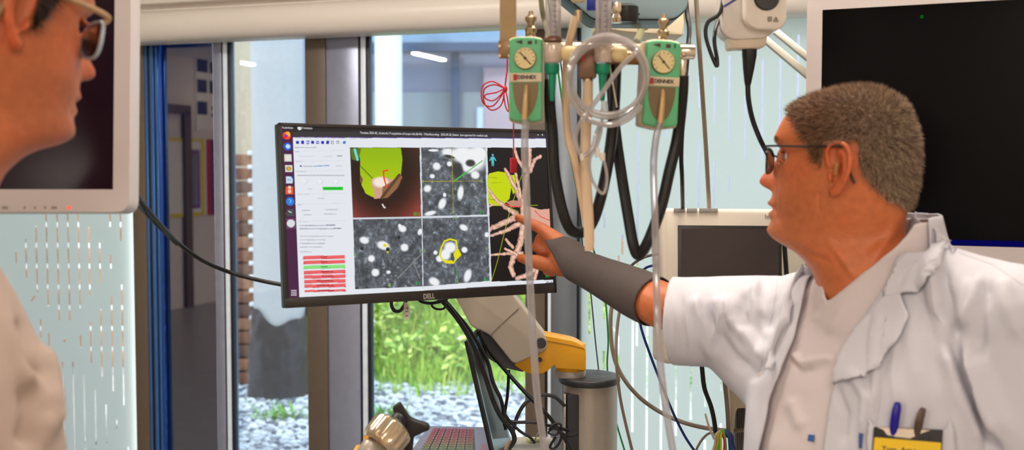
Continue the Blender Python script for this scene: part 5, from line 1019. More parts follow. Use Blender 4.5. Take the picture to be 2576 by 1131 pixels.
# z, front, back, half width, squareness  (metres, origin between the ears)
HEADTAB = [(-0.3, 0.0, -0.11, 0.05), (-0.22, 0.02, -0.13, 0.062), (-0.18, 0.041, -0.132, 0.068), (-0.15, 0.05, -0.113, 0.0655), (-0.13, 0.066, -0.099, 0.064), (-0.118, 0.082, -0.094, 0.062), (-0.11, 0.1, -0.091, 0.06), (-0.104, 0.113, -0.089, 0.0585), (-0.097, 0.1205, -0.0765, 0.058), (-0.089, 0.1235, -0.075, 0.059), (-0.08, 0.119, -0.074, 0.061), (-0.07, 0.115, -0.074, 0.064), (-0.055, 0.1165, -0.0765, 0.068), (-0.04, 0.1175, -0.079, 0.071), (-0.028, 0.114, -0.082, 0.073), (-0.01, 0.108, -0.0845, 0.0755), (0.005, 0.104, -0.0855, 0.0765), (0.018, 0.103, -0.0855, 0.077), (0.03, 0.1055, -0.085, 0.0775), (0.04, 0.11, -0.0835, 0.0775), (0.05, 0.1125, -0.082, 0.077), (0.0614, 0.1085, -0.079, 0.076), (0.0756, 0.101, -0.072, 0.0725), (0.0889, 0.089, -0.069, 0.067), (0.1003, 0.069, -0.057, 0.058), (0.1083, 0.047, -0.044, 0.046), (0.1135, 0.022, -0.033, 0.031), (0.1167, -0.001, -0.015, 0.012), (0.1175, -0.009, -0.006, 0.002)]
NOSE = [(.034, 0), (.028, .004), (.015, .011), (.004, .0185), (-.006, .0255), (-.0125, .0295), (-.019, .0295), (-.0245, .0235), (-.029, .012), (-.033, .002), (-.036, 0)]
def gs(x, c, s_): return math.exp(-((x - c) / s_) ** 2)
def head_mb(mb, tf, tab=HEADTAB, nose=1.0, zlow=-.26):
    zs = []; z = zlow
    ztop = tab[-1][0]
    while z < ztop: zs.append(z); z += .003 if z < .085 else .0018
    zs.append(ztop); n = 150; rows = []
    for z in zs:
        xf, xb, w_ = smooth_tab(tab, z) if z < .112 else interp(tab, z)
        nz_ = float(np.interp(-z, [-a for a, _ in NOSE], [b_ for _, b_ in NOSE])) * nose
        xc = xb + (xf - xb) * .47; row = []
        for k in range(n):
            u = 2 * PI * k / n; th = u - .45 * math.sin(u)      # denser in front
            c_, s_ = math.cos(th), math.sin(th); a = (xf - xc) if c_ > 0 else (xc - xb)
            e = 2.15 if c_ > 0 else 2.1
            if c_ > 0: e = float(np.interp(z, [-.12, -.09, -.03, .02], [2.1, 1.92, 1.95, 2.15]))
            q = (abs(c_) ** e + abs(s_) ** e) ** (-1 / e); x = xc + a * c_ * q; y = w_ * s_ * q
            if c_ > 0:
                sg = np.interp(z, [-.03, -.015, .01, .03], [.013, .0135, .0085, .009]); x += nz_ * math.exp(-abs(y / sg) ** 2.4)
                x += .0092 * gs(z, -.0500, .0050) * math.exp(-(y / .022) ** 2) + .0088 * gs(z, -.0665, .0055) * math.exp(-(y / .021) ** 2)
                x -= .0050 * gs(z, -.0580, .0026) * math.exp(-(y / .026) ** 4)
                x -= .011 * (gs(z, .020, .011) * (gs(y, .033, .014) + gs(y, -.033, .014)))
                x += .004 * gs(z, .044, .008) * (gs(y, .03, .02) + gs(y, -.03, .02))
                x += .004 * gs(z, .004, .010) * (gs(y, .05, .016) + gs(y, -.05, .016))     # cheek bones
                x += .003 * gs(z, -.090, .008) * math.exp(-(y / .018) ** 2)
                for sy_ in (-1, 1):   # crease from nose to mouth corner
                    yy = sy_ * y; d = yy - np.interp(z, [-.07, -.03], [.034, .020])
                    if -.075 < z < -.025: x -= .0022 * math.exp(-(d / .003) ** 2)
            row.append(tf(V((x, y, z))))
        rows.append(row)
    vs_ = [p for r in rows for p in r]; m = len(rows)
    fs = [(j * n + k, j * n + (k + 1) % n, (j + 1) * n + (k + 1) % n, (j + 1) * n + k) for j in range(m - 1) for k in range(n)]
    fs.append(tuple(range(n))[::-1]); fs.append(tuple((m - 1) * n + k for k in range(n))); mb.add(vs_, fs)
def ear_mb(mb, tf, s=1):
    """outer ear on side s (+1 left): helix rim, inner fold, bowl, lobe, tragus"""
    def e(x, z, o): # x back(-)/front(+), z up, o outwards from the skull; the rim stands out towards the back
        return tf(V((x, s * (.0765 + o), z)))
    rim = [(.010, .004, .002), (.013, .016, .003), (.013, .028, .006), (.006, .037, .010), (-.006, .0395, .014), (-.017, .034, .018), (-.0225, .022, .020), (-.0225, .006, .020), (-.018, -.008, .017), (-.011, -.019, .012), (-.003, -.028, .007), (.004, -.031, .003), (.007, -.022, .001)]
    mb.tube([e(*p) for p in rim], [.0030, .0030, .0032, .0034, .0036, .0038, .0038, .0036, .0036, .0042, .0052, .0046, .003], 10)
    mb.tube([e(-.002, .028, .008), e(-.011, .024, .0125), e(-.0145, .010, .013), e(-.012, -.004, .011), e(-.006, -.014, .008), e(.001, -.018, .006)], .0030, 9)
    mb.tube([e(.009, -.002, .003), e(.0085, -.008, .0055), e(.006, -.014, .004)], .0032, 9)
    # back plate of the ear
    pl_ = [(.010, .030, -.002), (-.004, .035, .004), (-.015, .030, .010), (-.020, .018, .013), (-.019, .003, .012), (-.014, -.010, .009), (-.006, -.022, .003), (.004, -.026, -.001)]
    c = e(-.004, .004, -.004); r = [e(*p) for p in pl_]
    for i in range(len(r) - 1): mb.tube([c, (c + r[i]) / 2 + (r[i] - c).cross(V((0, 0, 1))).normalized() * 0, r[i]], [.0035, .0028, .0030], 8, smooth=0)
    vs_ = [c] + r; bm = MB()
    for i in range(len(r) - 1):
        a_, b_ = r[i], r[i + 1]; nrm_ = (a_ - c).cross(b_ - c).normalized() * .0014
        mb.add([c + nrm_, a_ + nrm_, b_ + nrm_, c - nrm_, a_ - nrm_, b_ - nrm_], [(0, 1, 2), (5, 4, 3), (0, 3, 4, 1), (1, 4, 5, 2), (2, 5, 3, 0)])
    mb.ball(e(.001, -.027, .004), (.006, .004, .006), 0, 2)
def frame_tf(o, fwd, pitch=0):
    f = V(fwd).normalized(); l = ez.cross(f).normalized(); f2 = f * math.cos(pitch) - ez * math.sin(pitch); u = f2.cross(l)
    o = V(o); fn = lambda q: o + f2 * q.x + l * q.y + u * q.z
    inv = lambda p: V(((p - o).dot(f2), (p - o).dot(l), (p - o).dot(u)))
    return fn, inv, (f2, l, u)
def to_local(co, o, ax): d = co - np.array(o); return d @ np.array(ax[0]), d @ np.array(ax[1]), d @ np.array(ax[2])
def finger(mb, pts, rad):
    for i in range(len(pts) - 1): mb.cone(pts[i], rad[i], pts[i + 1], rad[i + 1], 14)
def loft(mb, rings, n=48):
    """rings: centre, side vector, front vector, squareness"""
    vs_ = []
    for c, a, b_, e in rings:
        for k in range(n):
            t_ = 2 * PI * k / n; cc_, ss = math.cos(t_), math.sin(t_); q = (abs(cc_) ** e + abs(ss) ** e) ** (-1 / e); vs_.append(V(c) + V(a) * cc_ * q + V(b_) * ss * q)
    m = len(rings); fs = [(j * n + k, j * n + (k + 1) % n, (j + 1) * n + (k + 1) % n, (j + 1) * n + k) for j in range(m - 1) for k in range(n)]
    fs.append(tuple(range(n))[::-1]); fs.append(tuple((m - 1) * n + k for k in range(n))); mb.add(vs_, fs)
def strokes(co, no, lst, front=True):
    """push cloth along its normal near drawn folds: (pixel polyline, width px, height m)"""
    px, py = nproj(co); vd = co - np.array(CAM); facing = ((no * vd).sum(1) < 0); vv = np.linalg.norm(vd, axis=1)
    disp = np.zeros(len(co))
    for pts, wd, h in lst:
        best = np.full(len(co), 1e9); tt = np.zeros(len(co)); n = len(pts) - 1
        for i in range(n):
            (x0, y0), (x1, y1) = pts[i], pts[i + 1]; L2 = (x1 - x0) ** 2 + (y1 - y0) ** 2; t_ = np.clip(((px - x0) * (x1 - x0) + (py - y0) * (y1 - y0)) / L2, 0, 1)
            d = np.hypot(px - x0 - t_ * (x1 - x0), py - y0 - t_ * (y1 - y0)); m = d < best; best[m] = d[m]; tt[m] = ((i + t_) / n)[m]
        disp += 1.5 * h * np.exp(-(best / wd) ** 2) * np.clip(np.minimum(tt, 1 - tt) * 5 + .15, 0, 1)
    disp *= facing; return co + no * disp[:, None]
def vnoise(co, f, seed=0):
    return np.array([noise.noise(V((c[0] * f + seed, c[1] * f, c[2] * f))) for c in co])
skin_m = M('skin', vcol=True, rough=.42, var=.09, scale=90, bump=.14, bscale=480, sss=.12, spec=.45)
def skin_cols(co, base, loc, tint=None):
    """lips, ears, nose and cheeks of their own redness; grey stubble on the jaw"""
    x, y, z = loc; c = np.tile(lin_np(base), (len(co), 1))
    def mixc(m, col): 
        nonlocal c; m = np.clip(m, 0, 1)[:, None]; c = c * (1 - m) + lin_np(col) * m
    G = lambda v, cc_, s_: np.exp(-((v - cc_) / s_) ** 2)
    mixc(.5 * (x > .10) * G(z, -.012, .018) * G(y, 0, .02), (196, 84, 66)); mixc(.6 * (x > .108) * (G(z, -.0505, .005) + G(z, -.066, .006)) * G(y, 0, .022), (176, 84, 72))
    mixc(.35 * np.clip((np.abs(y) - .077) / .004, 0, 1) * (np.abs(z) < .045), (214, 96, 58)); mixc(.25 * G(x, .07, .03) * G(np.abs(y), .06, .02) * G(z, -.01, .02), (206, 96, 66))
    mixc(.30 / (1 + np.exp((z + .045) / .012)) / (1 + np.exp(-(x - .045) / .02)) / (1 + np.exp(-(z + .115) / .01)), (150, 104, 80)); n_ = vnoise(co[::1], 26, 4); mixc(np.clip(.22 * n_, 0, .2), (206, 78, 46)); mixc(np.clip(-.2 * n_, 0, .15), (150, 84, 44))
    if tint is not None: c = tint(c, co)
    return c
def eyes(t, tf, iris=(90, 110, 120)):
    for s in (-1, 1):
        b = MB(); c = tf(V((.0785, s * .032, .020))); b.ball(c, .0118, 0, 3); d = (tf(V((1, 0, 0))) - tf(V((0, 0, 0)))).normalized()
        b.lathe([(.0055, .0105), (.005, .0116), (.0005, .0121)], c, d, 20, 1, False); b.lathe([(.0024, .0119), (.0005, .0123)], c, d, 16, 2, False)
        build('eye', b, [M('eye_white', (226, 220, 212), .2), M('iris_%d' % iris[0], iris, .2), M('pupil', (10, 10, 12), .1)], t)
def lid_mb(mb, tf):
    for s in (-1, 1):
        mb.tube([tf(V((.0975 - .004 * abs(a) ** 2 * 1.2, s * (.033 + .0135 * a), .0265 - .0035 * a * a))) for a in np.linspace(-1, 1, 7)], .0026, 8)
        mb.tube([tf(V((.0965 - .004 * abs(a) ** 2 * 1.2, s * (.033 + .0135 * a), .0135 + .003 * a * a))) for a in np.linspace(-1, 1, 7)], .0024, 8)
# ---------------------------------------------------------------- the grey-haired person on the right
phiR = math.radians(33); oR = P(2146, 430, 1.60); tfR, invR, axR = frame_tf(oR, (-math.cos(phiR), math.sin(phiR), 0), math.radians(-1))
perR = thing('person', 'grey-haired person in white coat and dark glasses pointing at the monitor', 'person', (oR.x, oR.y, 0))
fwd = V((-.78, -.62, 0)).normalized(); lft = ez.cross(fwd).normalized()       # the chest
nb = P(2222, 672, 1.60)                                                       # base of the neck
bm_ = MB(); head_mb(bm_, tfR); ear_mb(bm_, tfR, 1); ear_mb(bm_, tfR, -1); lid_mb(bm_, tfR)
# trunk
def trunk(mb, nb, fwd, lft, k=1.0, extra=0, tilt=0):
    R_ = []
    for z, w_, d_, off in [(-.02, .075, .07, 0), (-.05, .13, .085, -.01), (-.09, .175, .10, -.005), (-.16, .185, .118, .005), (-.25, .18, .128, .015), (-.35, .172, .128, .022), (-.45, .165, .125, .022), (-.55, .168, .125, .015), (-.62, .172, .12, .0)]:
        R_.append((nb + ez * z + fwd * off, lft * (w_ * k + extra) + ez * (w_ * tilt * max(0, 1 + z / .3)), fwd * (d_ * k + extra), 2.25))
    loft(mb, R_)
trunk(bm_, nb, fwd, lft, tilt=.16)
shR = P(1990, 770, 1.80); elR = P(1666, 768, 1.80); wrR = P(1455, 668, 1.99)
shR = V((nb.x, nb.y, 0)) - lft * .185 + ez * 1.305
shL = V((nb.x, nb.y, 0)) + lft * .190 + ez * 1.348; elL = shL + V((.05, -.03, -.29)); wrL = elL + V((-.06, -.10, -.24))
bm_.cone(nb - ez * .05 - lft * .04, .055, shR, .052); bm_.cone(nb - ez * .05 + lft * .04, .055, shL, .055)
bm_.cone(shR - ez * .012, .048, elR, .0385); bm_.cone(elR, .0385, elR + (wrR - elR) * .3, .0375); bm_.cone(elR + (wrR - elR) * .3, .0375, wrR, .0265)
bm_.cone(shL, .055, elL, .043); bm_.cone(elL, .043, wrL, .028)
def Q(x, y, Y): return P(x, y, Y)
# right hand pointing (index out, thumb below, others curled)
pal = Q(1412, 640, 2.05)
bm_.cone(wrR, .029, Q(1425, 645, 2.04), .030); bm_.cone(wrR, .027, Q(1405, 618, 2.065), .020); bm_.cone(wrR, .027, Q(1408, 632, 2.09), .020); bm_.cone(Q(1405, 620, 2.065), .019, Q(1400, 650, 2.085), .018); bm_.cone(wrR, .024, Q(1400, 668, 2.08), .019)
finger(bm_, [Q(1404, 608, 2.055), Q(1364, 576, 2.08), Q(1332, 560, 2.095), Q(1303, 547, 2.106)], [.0165, .0118, .0098, .0072])
finger(bm_, [Q(1398, 620, 2.075), Q(1360, 600, 2.10), Q(1350, 622, 2.098), Q(1370, 632, 2.08)], [.0155, .0108, .0098, .0085])
finger(bm_, [Q(1396, 642, 2.09), Q(1362, 628, 2.115), Q(1362, 650, 2.11), Q(1382, 655, 2.095)], [.0145, .0104, .0094, .008])
finger(bm_, [Q(1398, 662, 2.10), Q(1372, 662, 2.12), Q(1376, 682, 2.112), Q(1390, 686, 2.10)], [.0130, .0092, .0084, .0074])
finger(bm_, [Q(1425, 672, 2.03), Q(1385, 668, 2.05), Q(1345, 657, 2.068), Q(1309, 649, 2.085)], [.0185, .0145, .0132, .0080])
# left hand hanging by the hip (outside the picture)
hd_ = (wrL - elL).normalized(); sd_ = hd_.cross(V((0, 1, 0))).normalized(); up_ = sd_.cross(hd_)
bm_.cone(wrL, .026, wrL + hd_ * .05, .03); bm_.ball(wrL + hd_ * .065, (.040, .018, .045), 0, 3, (sd_, up_, hd_))
for i, L_ in enumerate((.075, .085, .078, .06)):
    b0 = wrL + hd_ * .095 + sd_ * (.03 - .02 * i); finger(bm_, [b0, b0 + hd_ * L_ * .45 - up_ * .006, b0 + hd_ * L_ * .75 - up_ * .018, b0 + hd_ * L_ * .95 - up_ * .034], [.0098, .0088, .0080, .0070])
b0 = wrL + hd_ * .03 + sd_ * .032; finger(bm_, [b0, b0 + hd_ * .04 + sd_ * .02, b0 + hd_ * .07 + sd_ * .022 - up_ * .01], [.013, .0105, .009])
hipc = V((nb.x, nb.y, 0)) + ez * .86
for s in (-1, 1): 
    h0 = hipc + lft * s * .09; kn = h0 + fwd * .02 - ez * .42; an = h0 - fwd * .02; an.z = .09; bm_.cone(h0, .085, kn, .055); bm_.cone(kn, .055, an, .036); bm_.cone(an, .036, V((an.x, an.y, .045)) + fwd * .12, .028)
co, no, fc = remesh(bm_, .0027, 3)
loc = to_local(co, oR, axR)
co = strokes(co, no, [([(2080, 600), (2120, 650), (2150, 700)], 9, .002), ([(2270, 520), (2240, 590), (2190, 660)], 14, .003), ([(1990, 612), (2040, 640), (2090, 660)], 6, -.0015), ([(1968, 395), (1985, 385), (2005, 380)], 3, -.0012), ([(1952, 470), (1950, 520), (1962, 560)], 5, -.0015), ([(2060, 480), (2062, 540)], 4, -.001)])
skR = (194, 108, 62)
npmesh('body', co, fc, skin_m, perR, skin_cols(co, skR, loc))
eyes(perR, tfR)
# hair: scalp cap plus short strands
def hair_density(x, y, z):
    """hair mask from head coordinates; 0..1"""
    a = np.abs(y)
    front = np.interp(x, [.02, .037, .043, .058, .070, .085, .095], [.0, .010, .028, .046, .064, .078, .090])   # lower limit of hair over x, side of head
    back = np.interp(x, [-.11, -.09, -.06, -.035, -.02], [-.062, -.062, -.040, -.012, .030])
    low = np.where(x > -.026, np.where(x > .02, front, .036), back)
    m = (z - low) / np.interp(x, [.0, .05, .08], [.010, .022, .012])
    return np.clip(m, 0, 1)
def short_hair(per, tf, ax, o, loc, co, no, fc, dens_fn, cols, L_=.008, n=26000, label=None, thick=.0022, seed=1, rw=.00028):
    x, y, z = loc; d = dens_fn(x, y, z) * (z > -.075)
    F = np.array(fc); keep = (d[F].min(1) > .45); used = np.unique(F[keep]); mp = -np.ones(len(co), int); mp[used] = np.arange(len(used)); F2 = mp[F[keep]]
    dn = d[used]; c0_ = co[used]; n0 = no[used]; nz1 = vnoise(c0_[::1], 160, 3); c1 = c0_ + n0 * (thick * dn ** .6 * (.75 + .5 * nz1))[:, None]
    xx, yy, zz_ = x[used], y[used], z[used]
    def colr(xx, yy, zz_, nz_):
        k = np.clip(.5 + .5 * nz_, 0, 1.3)[:, None]; bk = np.clip((.03 - xx) / .1, 0, 1)[:, None]
        return lin_np(cols[0]) * (1 - k) + lin_np(cols[1]) * k + (lin_np(cols[2]) - lin_np(cols[1])) * bk * k * .7
    cc_ = colr(xx, yy, zz_, nz1) * .8
    # strands
    rs = np.random.RandomState(seed); tri = F[d[F].min(1) > .02]; cA = co + no * (thick * np.clip(d, 0, 1) ** .6 * .6)[:, None]; a, b_, c_ = cA[tri[:, 0]], cA[tri[:, 1]], cA[tri[:, 2]]; ar = np.linalg.norm(np.cross(b_ - a, c_ - a), axis=1) * d[tri].mean(1); ar /= ar.sum()
    idx = rs.choice(len(tri), n, p=ar); u = rs.rand(n, 1); v = rs.rand(n, 1); q = cA[tri[idx]]; root = q[:, 0] * (1 - u) * (1 - v) + q[:, 1] * u * (1 - v) + q[:, 2] * u * v + q[:, 3] * (1 - u) * v
    nn = no[tri[idx]].mean(1); nn /= np.linalg.norm(nn, axis=1, keepdims=True)
    f_, l_, u_ = [np.array(k) for k in ax]; lx_ = (root - np.array(o)) @ f_; lz_ = (root - np.array(o)) @ u_
    kz = np.clip((lz_[:, None] - .02) / .085, 0, 1); kx = np.clip((-lx_[:, None]) / .08, 0, 1); flow = (.15 + .85 * kz) * (1 - .6 * kx) * f_ * .8 - (1 - kz) * u_ * .8 - kx * (1 - kz) * .3 * f_
    flow = flow - (flow * nn).sum(1, keepdims=True) * nn; flow += rs.normal(0, .35, (n, 3)); dirn = flow * .8 + nn * .75; dirn /= np.linalg.norm(dirn, axis=1, keepdims=True)
    ll = L_ * rs.uniform(.6, 1.25, (n, 1)); side = np.cross(dirn, nn + rs.normal(0, .3, (n, 3))); side /= np.linalg.norm(side, axis=1, keepdims=True); side *= rw
    m1 = root + dirn * ll * .55 + nn * ll * .05; tip = m1 + (dirn * .9 + flow * .25) * ll * .45
    vs_ = np.stack([root - side, root + side, m1 + side * .8, m1 - side * .8, tip], 1).reshape(-1, 3); base = np.arange(n)[:, None] * 5 + len(c1)
    f4 = np.concatenate([base, base + 1, base + 2, base + 3], 1); f3 = np.concatenate([base + 3, base + 2, base + 4], 1)
    nzr = np.clip(rs.normal(-.15, .75, n), -1, 1.6); sc_ = colr(lx_, 0 * lx_, lz_, nzr); sc_ = np.repeat(sc_, 5, 0)
    faces = F2.tolist() + f4.tolist() + f3.tolist()
    npmesh('hair', np.concatenate([c1, vs_]), faces, M('hair_strands', vcol=True, rough=.5, var=.15, scale=300, spec=.3), per, np.concatenate([cc_, sc_]), True, label)
short_hair(perR, tfR, axR, oR, loc, co, no, fc, hair_density, [(74, 46, 30), (152, 112, 82), (220, 198, 170)], .0105, 34000, 'short cropped grey brown hair')
b = MB()   # eyebrow near side
rs = random.Random(4)
for s in (-1, 1):
    for i in range(170):
        a = rs.random(); p = tfR(V((.1085 - .013 * a + rs.uniform(-.001, .001), s * (.018 + .032 * a), .0395 + .006 * math.sin(a * 2.6) + rs.uniform(-.003, .003)))); d = (axR[1] * s * .8 + axR[0] * .4 + axR[2] * rs.uniform(.0, .6)).normalized() * rs.uniform(.004, .007); sd2 = d.cross(axR[0]).normalized() * .0003
        b.add([p - sd2, p + sd2, p + d], [(0, 1, 2)])
build('eyebrow', b, M('brow_grey', (120, 92, 70), .6), perR, False)
def glasses(per, tf, mats, lens, x=.128, zc_=.012, hw=.0245, hh=.0185, yo=.033, zt=.034, ztemple=.034, ear=-.004, r=.0011, label=None, rt=.0016, bow=.0085, rimm=None):
    e_ = bpy.data.objects.new('eyeglasses', None); COL.objects.link(e_); e_.parent = per; e_.location = (0, 0, 0)
    if label: e_['label'] = label
    for s in (-1, 1):
        cx_ = x - .004; pts = []
        for k in range(29):
            a = 2 * PI * k / 28; q = (abs(math.cos(a)) ** 2.6 + abs(math.sin(a)) ** 2.6) ** (-1 / 2.6)
            yy = yo + hw * math.cos(a) * q; zz_ = zc_ + hh * math.sin(a) * q; pts.append(tf(V((cx_ - bow * ((yy - .02) / .04) ** 2 - .06 * (zc_ - zz_) * 0 , s * yy, zz_))))
        build('lens_rim', MB().tube(pts, r, 8, smooth=0), rimm or mats, e_)
        build('lens', MB().prism(pts[:-1], (tf(V((-.0012, 0, 0))) - tf(V((0, 0, 0))))), lens, e_)
        hx = cx_ - bow * ((yo + hw - .02) / .04) ** 2
        build('temple', MB().tube([tf(V((hx, s * (yo + hw), ztemple - .006))), tf(V((hx - .002, s * (yo + hw + .006), ztemple))), tf(V((.06, s * .0775, ztemple))), tf(V((.02, s * .0815, ztemple))), tf(V((ear, s * .083, ztemple))), tf(V((ear - .005, s * .080, ztemple - .006))), tf(V((ear - .010, s * .0765, ztemple - .026))), tf(V((ear - .020, s * .0755, ztemple - .050)))], [rt, rt, rt, rt, rt, rt, rt * .9, rt * 1.1], 8), mats, e_)
        build('nose_pad', MB().ball(tf(V((x - .014, s * .011, .006))), (.002, .0015, .004), 0, 2), lens, e_)
    build('bridge', MB().tube([tf(V((x - .003, -.0095, zc_ + .006))), tf(V((x + .001, 0, zc_ + .010))), tf(V((x - .003, .0095, zc_ + .006)))], r, 8), mats, e_)
    return e_
glasses(perR, tfR, M('specs_black', (24, 22, 24), .3), glass_mat('spec_lens', (214, 218, 214), .08), x=.120, zc_=.0125, label='thin black framed eyeglasses', r=.0014)
b = MB().tube([tfR(V((.0, .081, -.004))), tfR(V((-.001, .084, .004))), tfR(V((-.003, .085, .012)))], .0034, 10); b.tube([tfR(V((-.003, .085, .012))), tfR(V((-.001, .087, .016)))], .0012, 6)
build('hearing_plug', b, M('plug_beige', (176, 120, 70), .4), perR)
def relax_boundary(cu_, Fm, it=10):
    e = np.concatenate([Fm[:, [0, 1]], Fm[:, [1, 2]], Fm[:, [2, 3]], Fm[:, [3, 0]]]); es_ = np.sort(e, 1); key = es_[:, 0].astype(np.int64) * (len(cu_) + 1) + es_[:, 1]; uq, cnt = np.unique(key, return_counts=True)
    bd = uq[cnt == 1]; a, b_ = bd // (len(cu_) + 1), bd % (len(cu_) + 1)
    for _ in range(it):
        s_ = np.zeros_like(cu_); c_ = np.zeros(len(cu_)); np.add.at(s_, a, cu_[b_]); np.add.at(s_, b_, cu_[a]); np.add.at(c_, a, 1); np.add.at(c_, b_, 1); m = c_ > 1
        cu_[m] = .5 * cu_[m] + .5 * s_[m] / c_[m][:, None]
    return cu_
# compression sleeve
sl = MB(); dv = wrR - elR; s0p = elR + dv * .03; 
ms = [(-.0, .0405), (.12, .0410), (.3, .0405), (.5, .0370), (.7, .0330), (.88, .0308), (1.0, .0305)]
ring = [(elR + dv * t_, r_) for t_, r_ in ms] + [(Q(1432, 648, 2.035), .0330), (Q(1412, 640, 2.052), .0335), (Q(1398, 636, 2.063), .031)]
for i in range(len(ring) - 1): sl.cone(ring[i][0], ring[i][1], ring[i + 1][0], ring[i + 1][1], 28)
sc2, sn2, sf2 = remesh(sl, .0035, 6)
px, py = nproj(sc2); F = np.array(sf2); cut = np.array([(wrR - elR).normalized()]); fxm = sc2[F].mean(1); fpx, fpy = nproj(fxm)
along = (fxm - np.array(elR)) @ np.array((wrR - elR).normalized()); dl = (wrR - elR).length
keep = (along > .020) & ((fpx - 1378) * 1.0 + (fpy - 618) * -.55 > 0)
F = F[keep]
fr = vnoise(sc2, 9, 5); sc2 = sc2 + sn2 * (.0012 * fr)[:, None]
used = np.unique(F); mp = -np.ones(len(sc2), int); mp[used] = np.arange(len(used))
so2 = npmesh('arm_sleeve', relax_boundary(sc2[used], mp[F], 16), mp[F], M('sleeve_grey', (80, 70, 66), .85, 0, .06, 200, .15, 900), perR, None, True, 'dark grey knitted compression sleeve')
md = so2.modifiers.new('thickness', 'SOLIDIFY'); md.thickness = .0018; md.offset = 1
# ---- scrub shirt
coatm = M('coat_white', (204, 202, 210), .8, 0, .02, 20, .25, 900); scrubm = M('scrub_white', (210, 198, 198), .8, 0, .02, 20, .2, 900)
sb = MB(); trunk(sb, nb, fwd, lft, 1.0, .007, .16); 
# ---- coat
cb = MB(); trunk(cb, nb, fwd, lft, 1.0, .018, .16); npk = P(2216, 590, 1.585); cb.cone(nb - ez * .08, .110, nb + ez * .0, .096, 32); cb.cone(nb, .096, npk, .086, 32)
def skirt(mb, ex):
    R_ = []
    for z, w_, d_ in [(-.58, .172, .125), (-.75, .19, .15), (-.95, .205, .17)]: R_.append((nb + ez * z, lft * (w_ + ex), fwd * (d_ + ex), 2.2))
    loft(mb, R_)
skirt(cb, .018)
cb.cone(nb - ez * .055 - lft * .05, .062, shR, .070); cb.cone(nb - ez * .022 + lft * .05, .066, shL, .072)
cuff = P(1715, 806, 1.805)
cb.cone(shR, .074, shR + (cuff - shR) * .5, .073, 32); cb.cone(shR + (cuff - shR) * .5, .073, cuff, .071, 32); cb.cone(cuff, .071, cuff + (cuff - shR).normalized() * .03, .071, 32)
armp = shR + (cuff - shR) * .35 - ez * .02; cb.cone(armp, .075, nb - lft * .12 - ez * .2, .09, 28)
mL = elL; cb.cone(shL, .075, shL + (mL - shL) * .5, .074, 32); cb.cone(shL + (mL - shL) * .5, .074, mL, .066, 32); cb.cone(mL, .066, mL + (wrL - elL) * .1, .064, 24)
cco, cno, cfc = remesh(cb, .0042, 14)
folds = [([(1740, 745), (1760, 790), (1775, 850), (1800, 905)], 14, .007), ([(1772, 760), (1800, 830), (1850, 900), (1900, 940)], 16, -.007), ([(1800, 745), (1812, 790), (1800, 850)], 11, .008), ([(1835, 740), (1850, 800), (1900, 870), (1950, 920)], 18, .006), ([(1880, 730), (1870, 780), (1885, 830)], 12, -.006),
         ([(1900, 715), (1890, 745), (1905, 800), (1935, 850)], 12, .004), ([(1715, 740), (1722, 800), (1725, 900)], 5, -.003), ([(1690, 735), (1696, 820), (1700, 910)], 4, .002), ([(1990, 690), (1950, 760), (1935, 860)], 10, -.003), ([(1945, 880), (1920, 920), (1880, 955)], 12, -.006),
         ([(2350, 640), (2345, 720), (2360, 800), (2380, 860)], 16, .007), ([(2375, 660), (2378, 720), (2400, 790), (2410, 850)], 14, -.007), ([(2440, 700), (2425, 760), (2400, 820)], 16, .005), ([(2490, 700), (2470, 780), (2460, 900)], 20, -.006), ([(2520, 700), (2530, 760), (2576, 860)], 22, .006), ([(2395, 850), (2430, 960), (2490, 1080), (2520, 1140)], 15, -.0065), ([(2370, 860), (2390, 980), (2420, 1140)], 16, .004), ([(2450, 880), (2490, 980), (2540, 1100)], 22, .008),
         ([(2215, 780), (2205, 900), (2200, 1050)], 8, .004), ([(2140, 930), (2180, 1000), (2170, 1100)], 12, .005), ([(2100, 960), (2130, 1040), (2120, 1120)], 10, -.004), ([(2428, 850), (2468, 970), (2525, 1120)], 13, .011), ([(2372, 870), (2415, 1000), (2470, 1135)], 14, .007), ([(1752, 742), (1770, 800), (1800, 870)], 8, .006), ([(1822, 742), (1838, 800), (1880, 860)], 9, .006), ([(1905, 705), (1900, 750), (1920, 800)], 8, .005), ([(2362, 630), (2356, 700), (2372, 790), (2392, 850)], 8, .006), ([(2470, 690), (2450, 760), (2420, 820)], 10, .006), ([(2255, 850), (2250, 950), (2262, 1040)], 12, .003), ([(2300, 700), (2290, 850), (2310, 980)], 26, .003)]
cco = strokes(cco, cno, folds)
cco = cco + cno * (.0022 * vnoise(cco, 11, 1) + .0012 * vnoise(cco, 27, 7))[:, None]
F = np.array(cfc); fm = cco[F].mean(1); fpx, fpy = nproj(fm); fn_ = np.cross(cco[F[:, 1]] - cco[F[:, 0]], cco[F[:, 2]] - cco[F[:, 0]]); face = ((fm - np.array(CAM)) * fn_).sum(1) < 0
def inpoly(px, py, poly):
    m = np.zeros(len(px), bool); n = len(poly)
    for i in range(n):
        x0, y0 = poly[i]; x1, y1 = poly[(i + 1) % n]
        if y0 == y1: continue
        m ^= ((y0 > py) != (y1 > py)) & (px < (x1 - x0) * (py - y0) / (y1 - y0) + x0)
    return m
loc_f = ((fm - np.array(nb)) @ np.array(fwd)); loc_l = ((fm - np.array(nb)) @ np.array(lft)); loc_z = fm[:, 2] - nb.z
OPEN = [(2050, 600), (2062, 668), (2030, 700), (1996, 850), (1965, 925), (1935, 1000), (1925, 1060), (1905, 1140), (1900, 1400), (2070, 1400), (2072, 1131), (2085, 1040), (2098, 960), (2110, 900), (2170, 800), (2225, 720), (2260, 640), (2310, 560), (2310, 500), (2100, 500)]
rem = inpoly(fpx, fpy, OPEN) & (loc_f > -.02) & (loc_l > -.19)
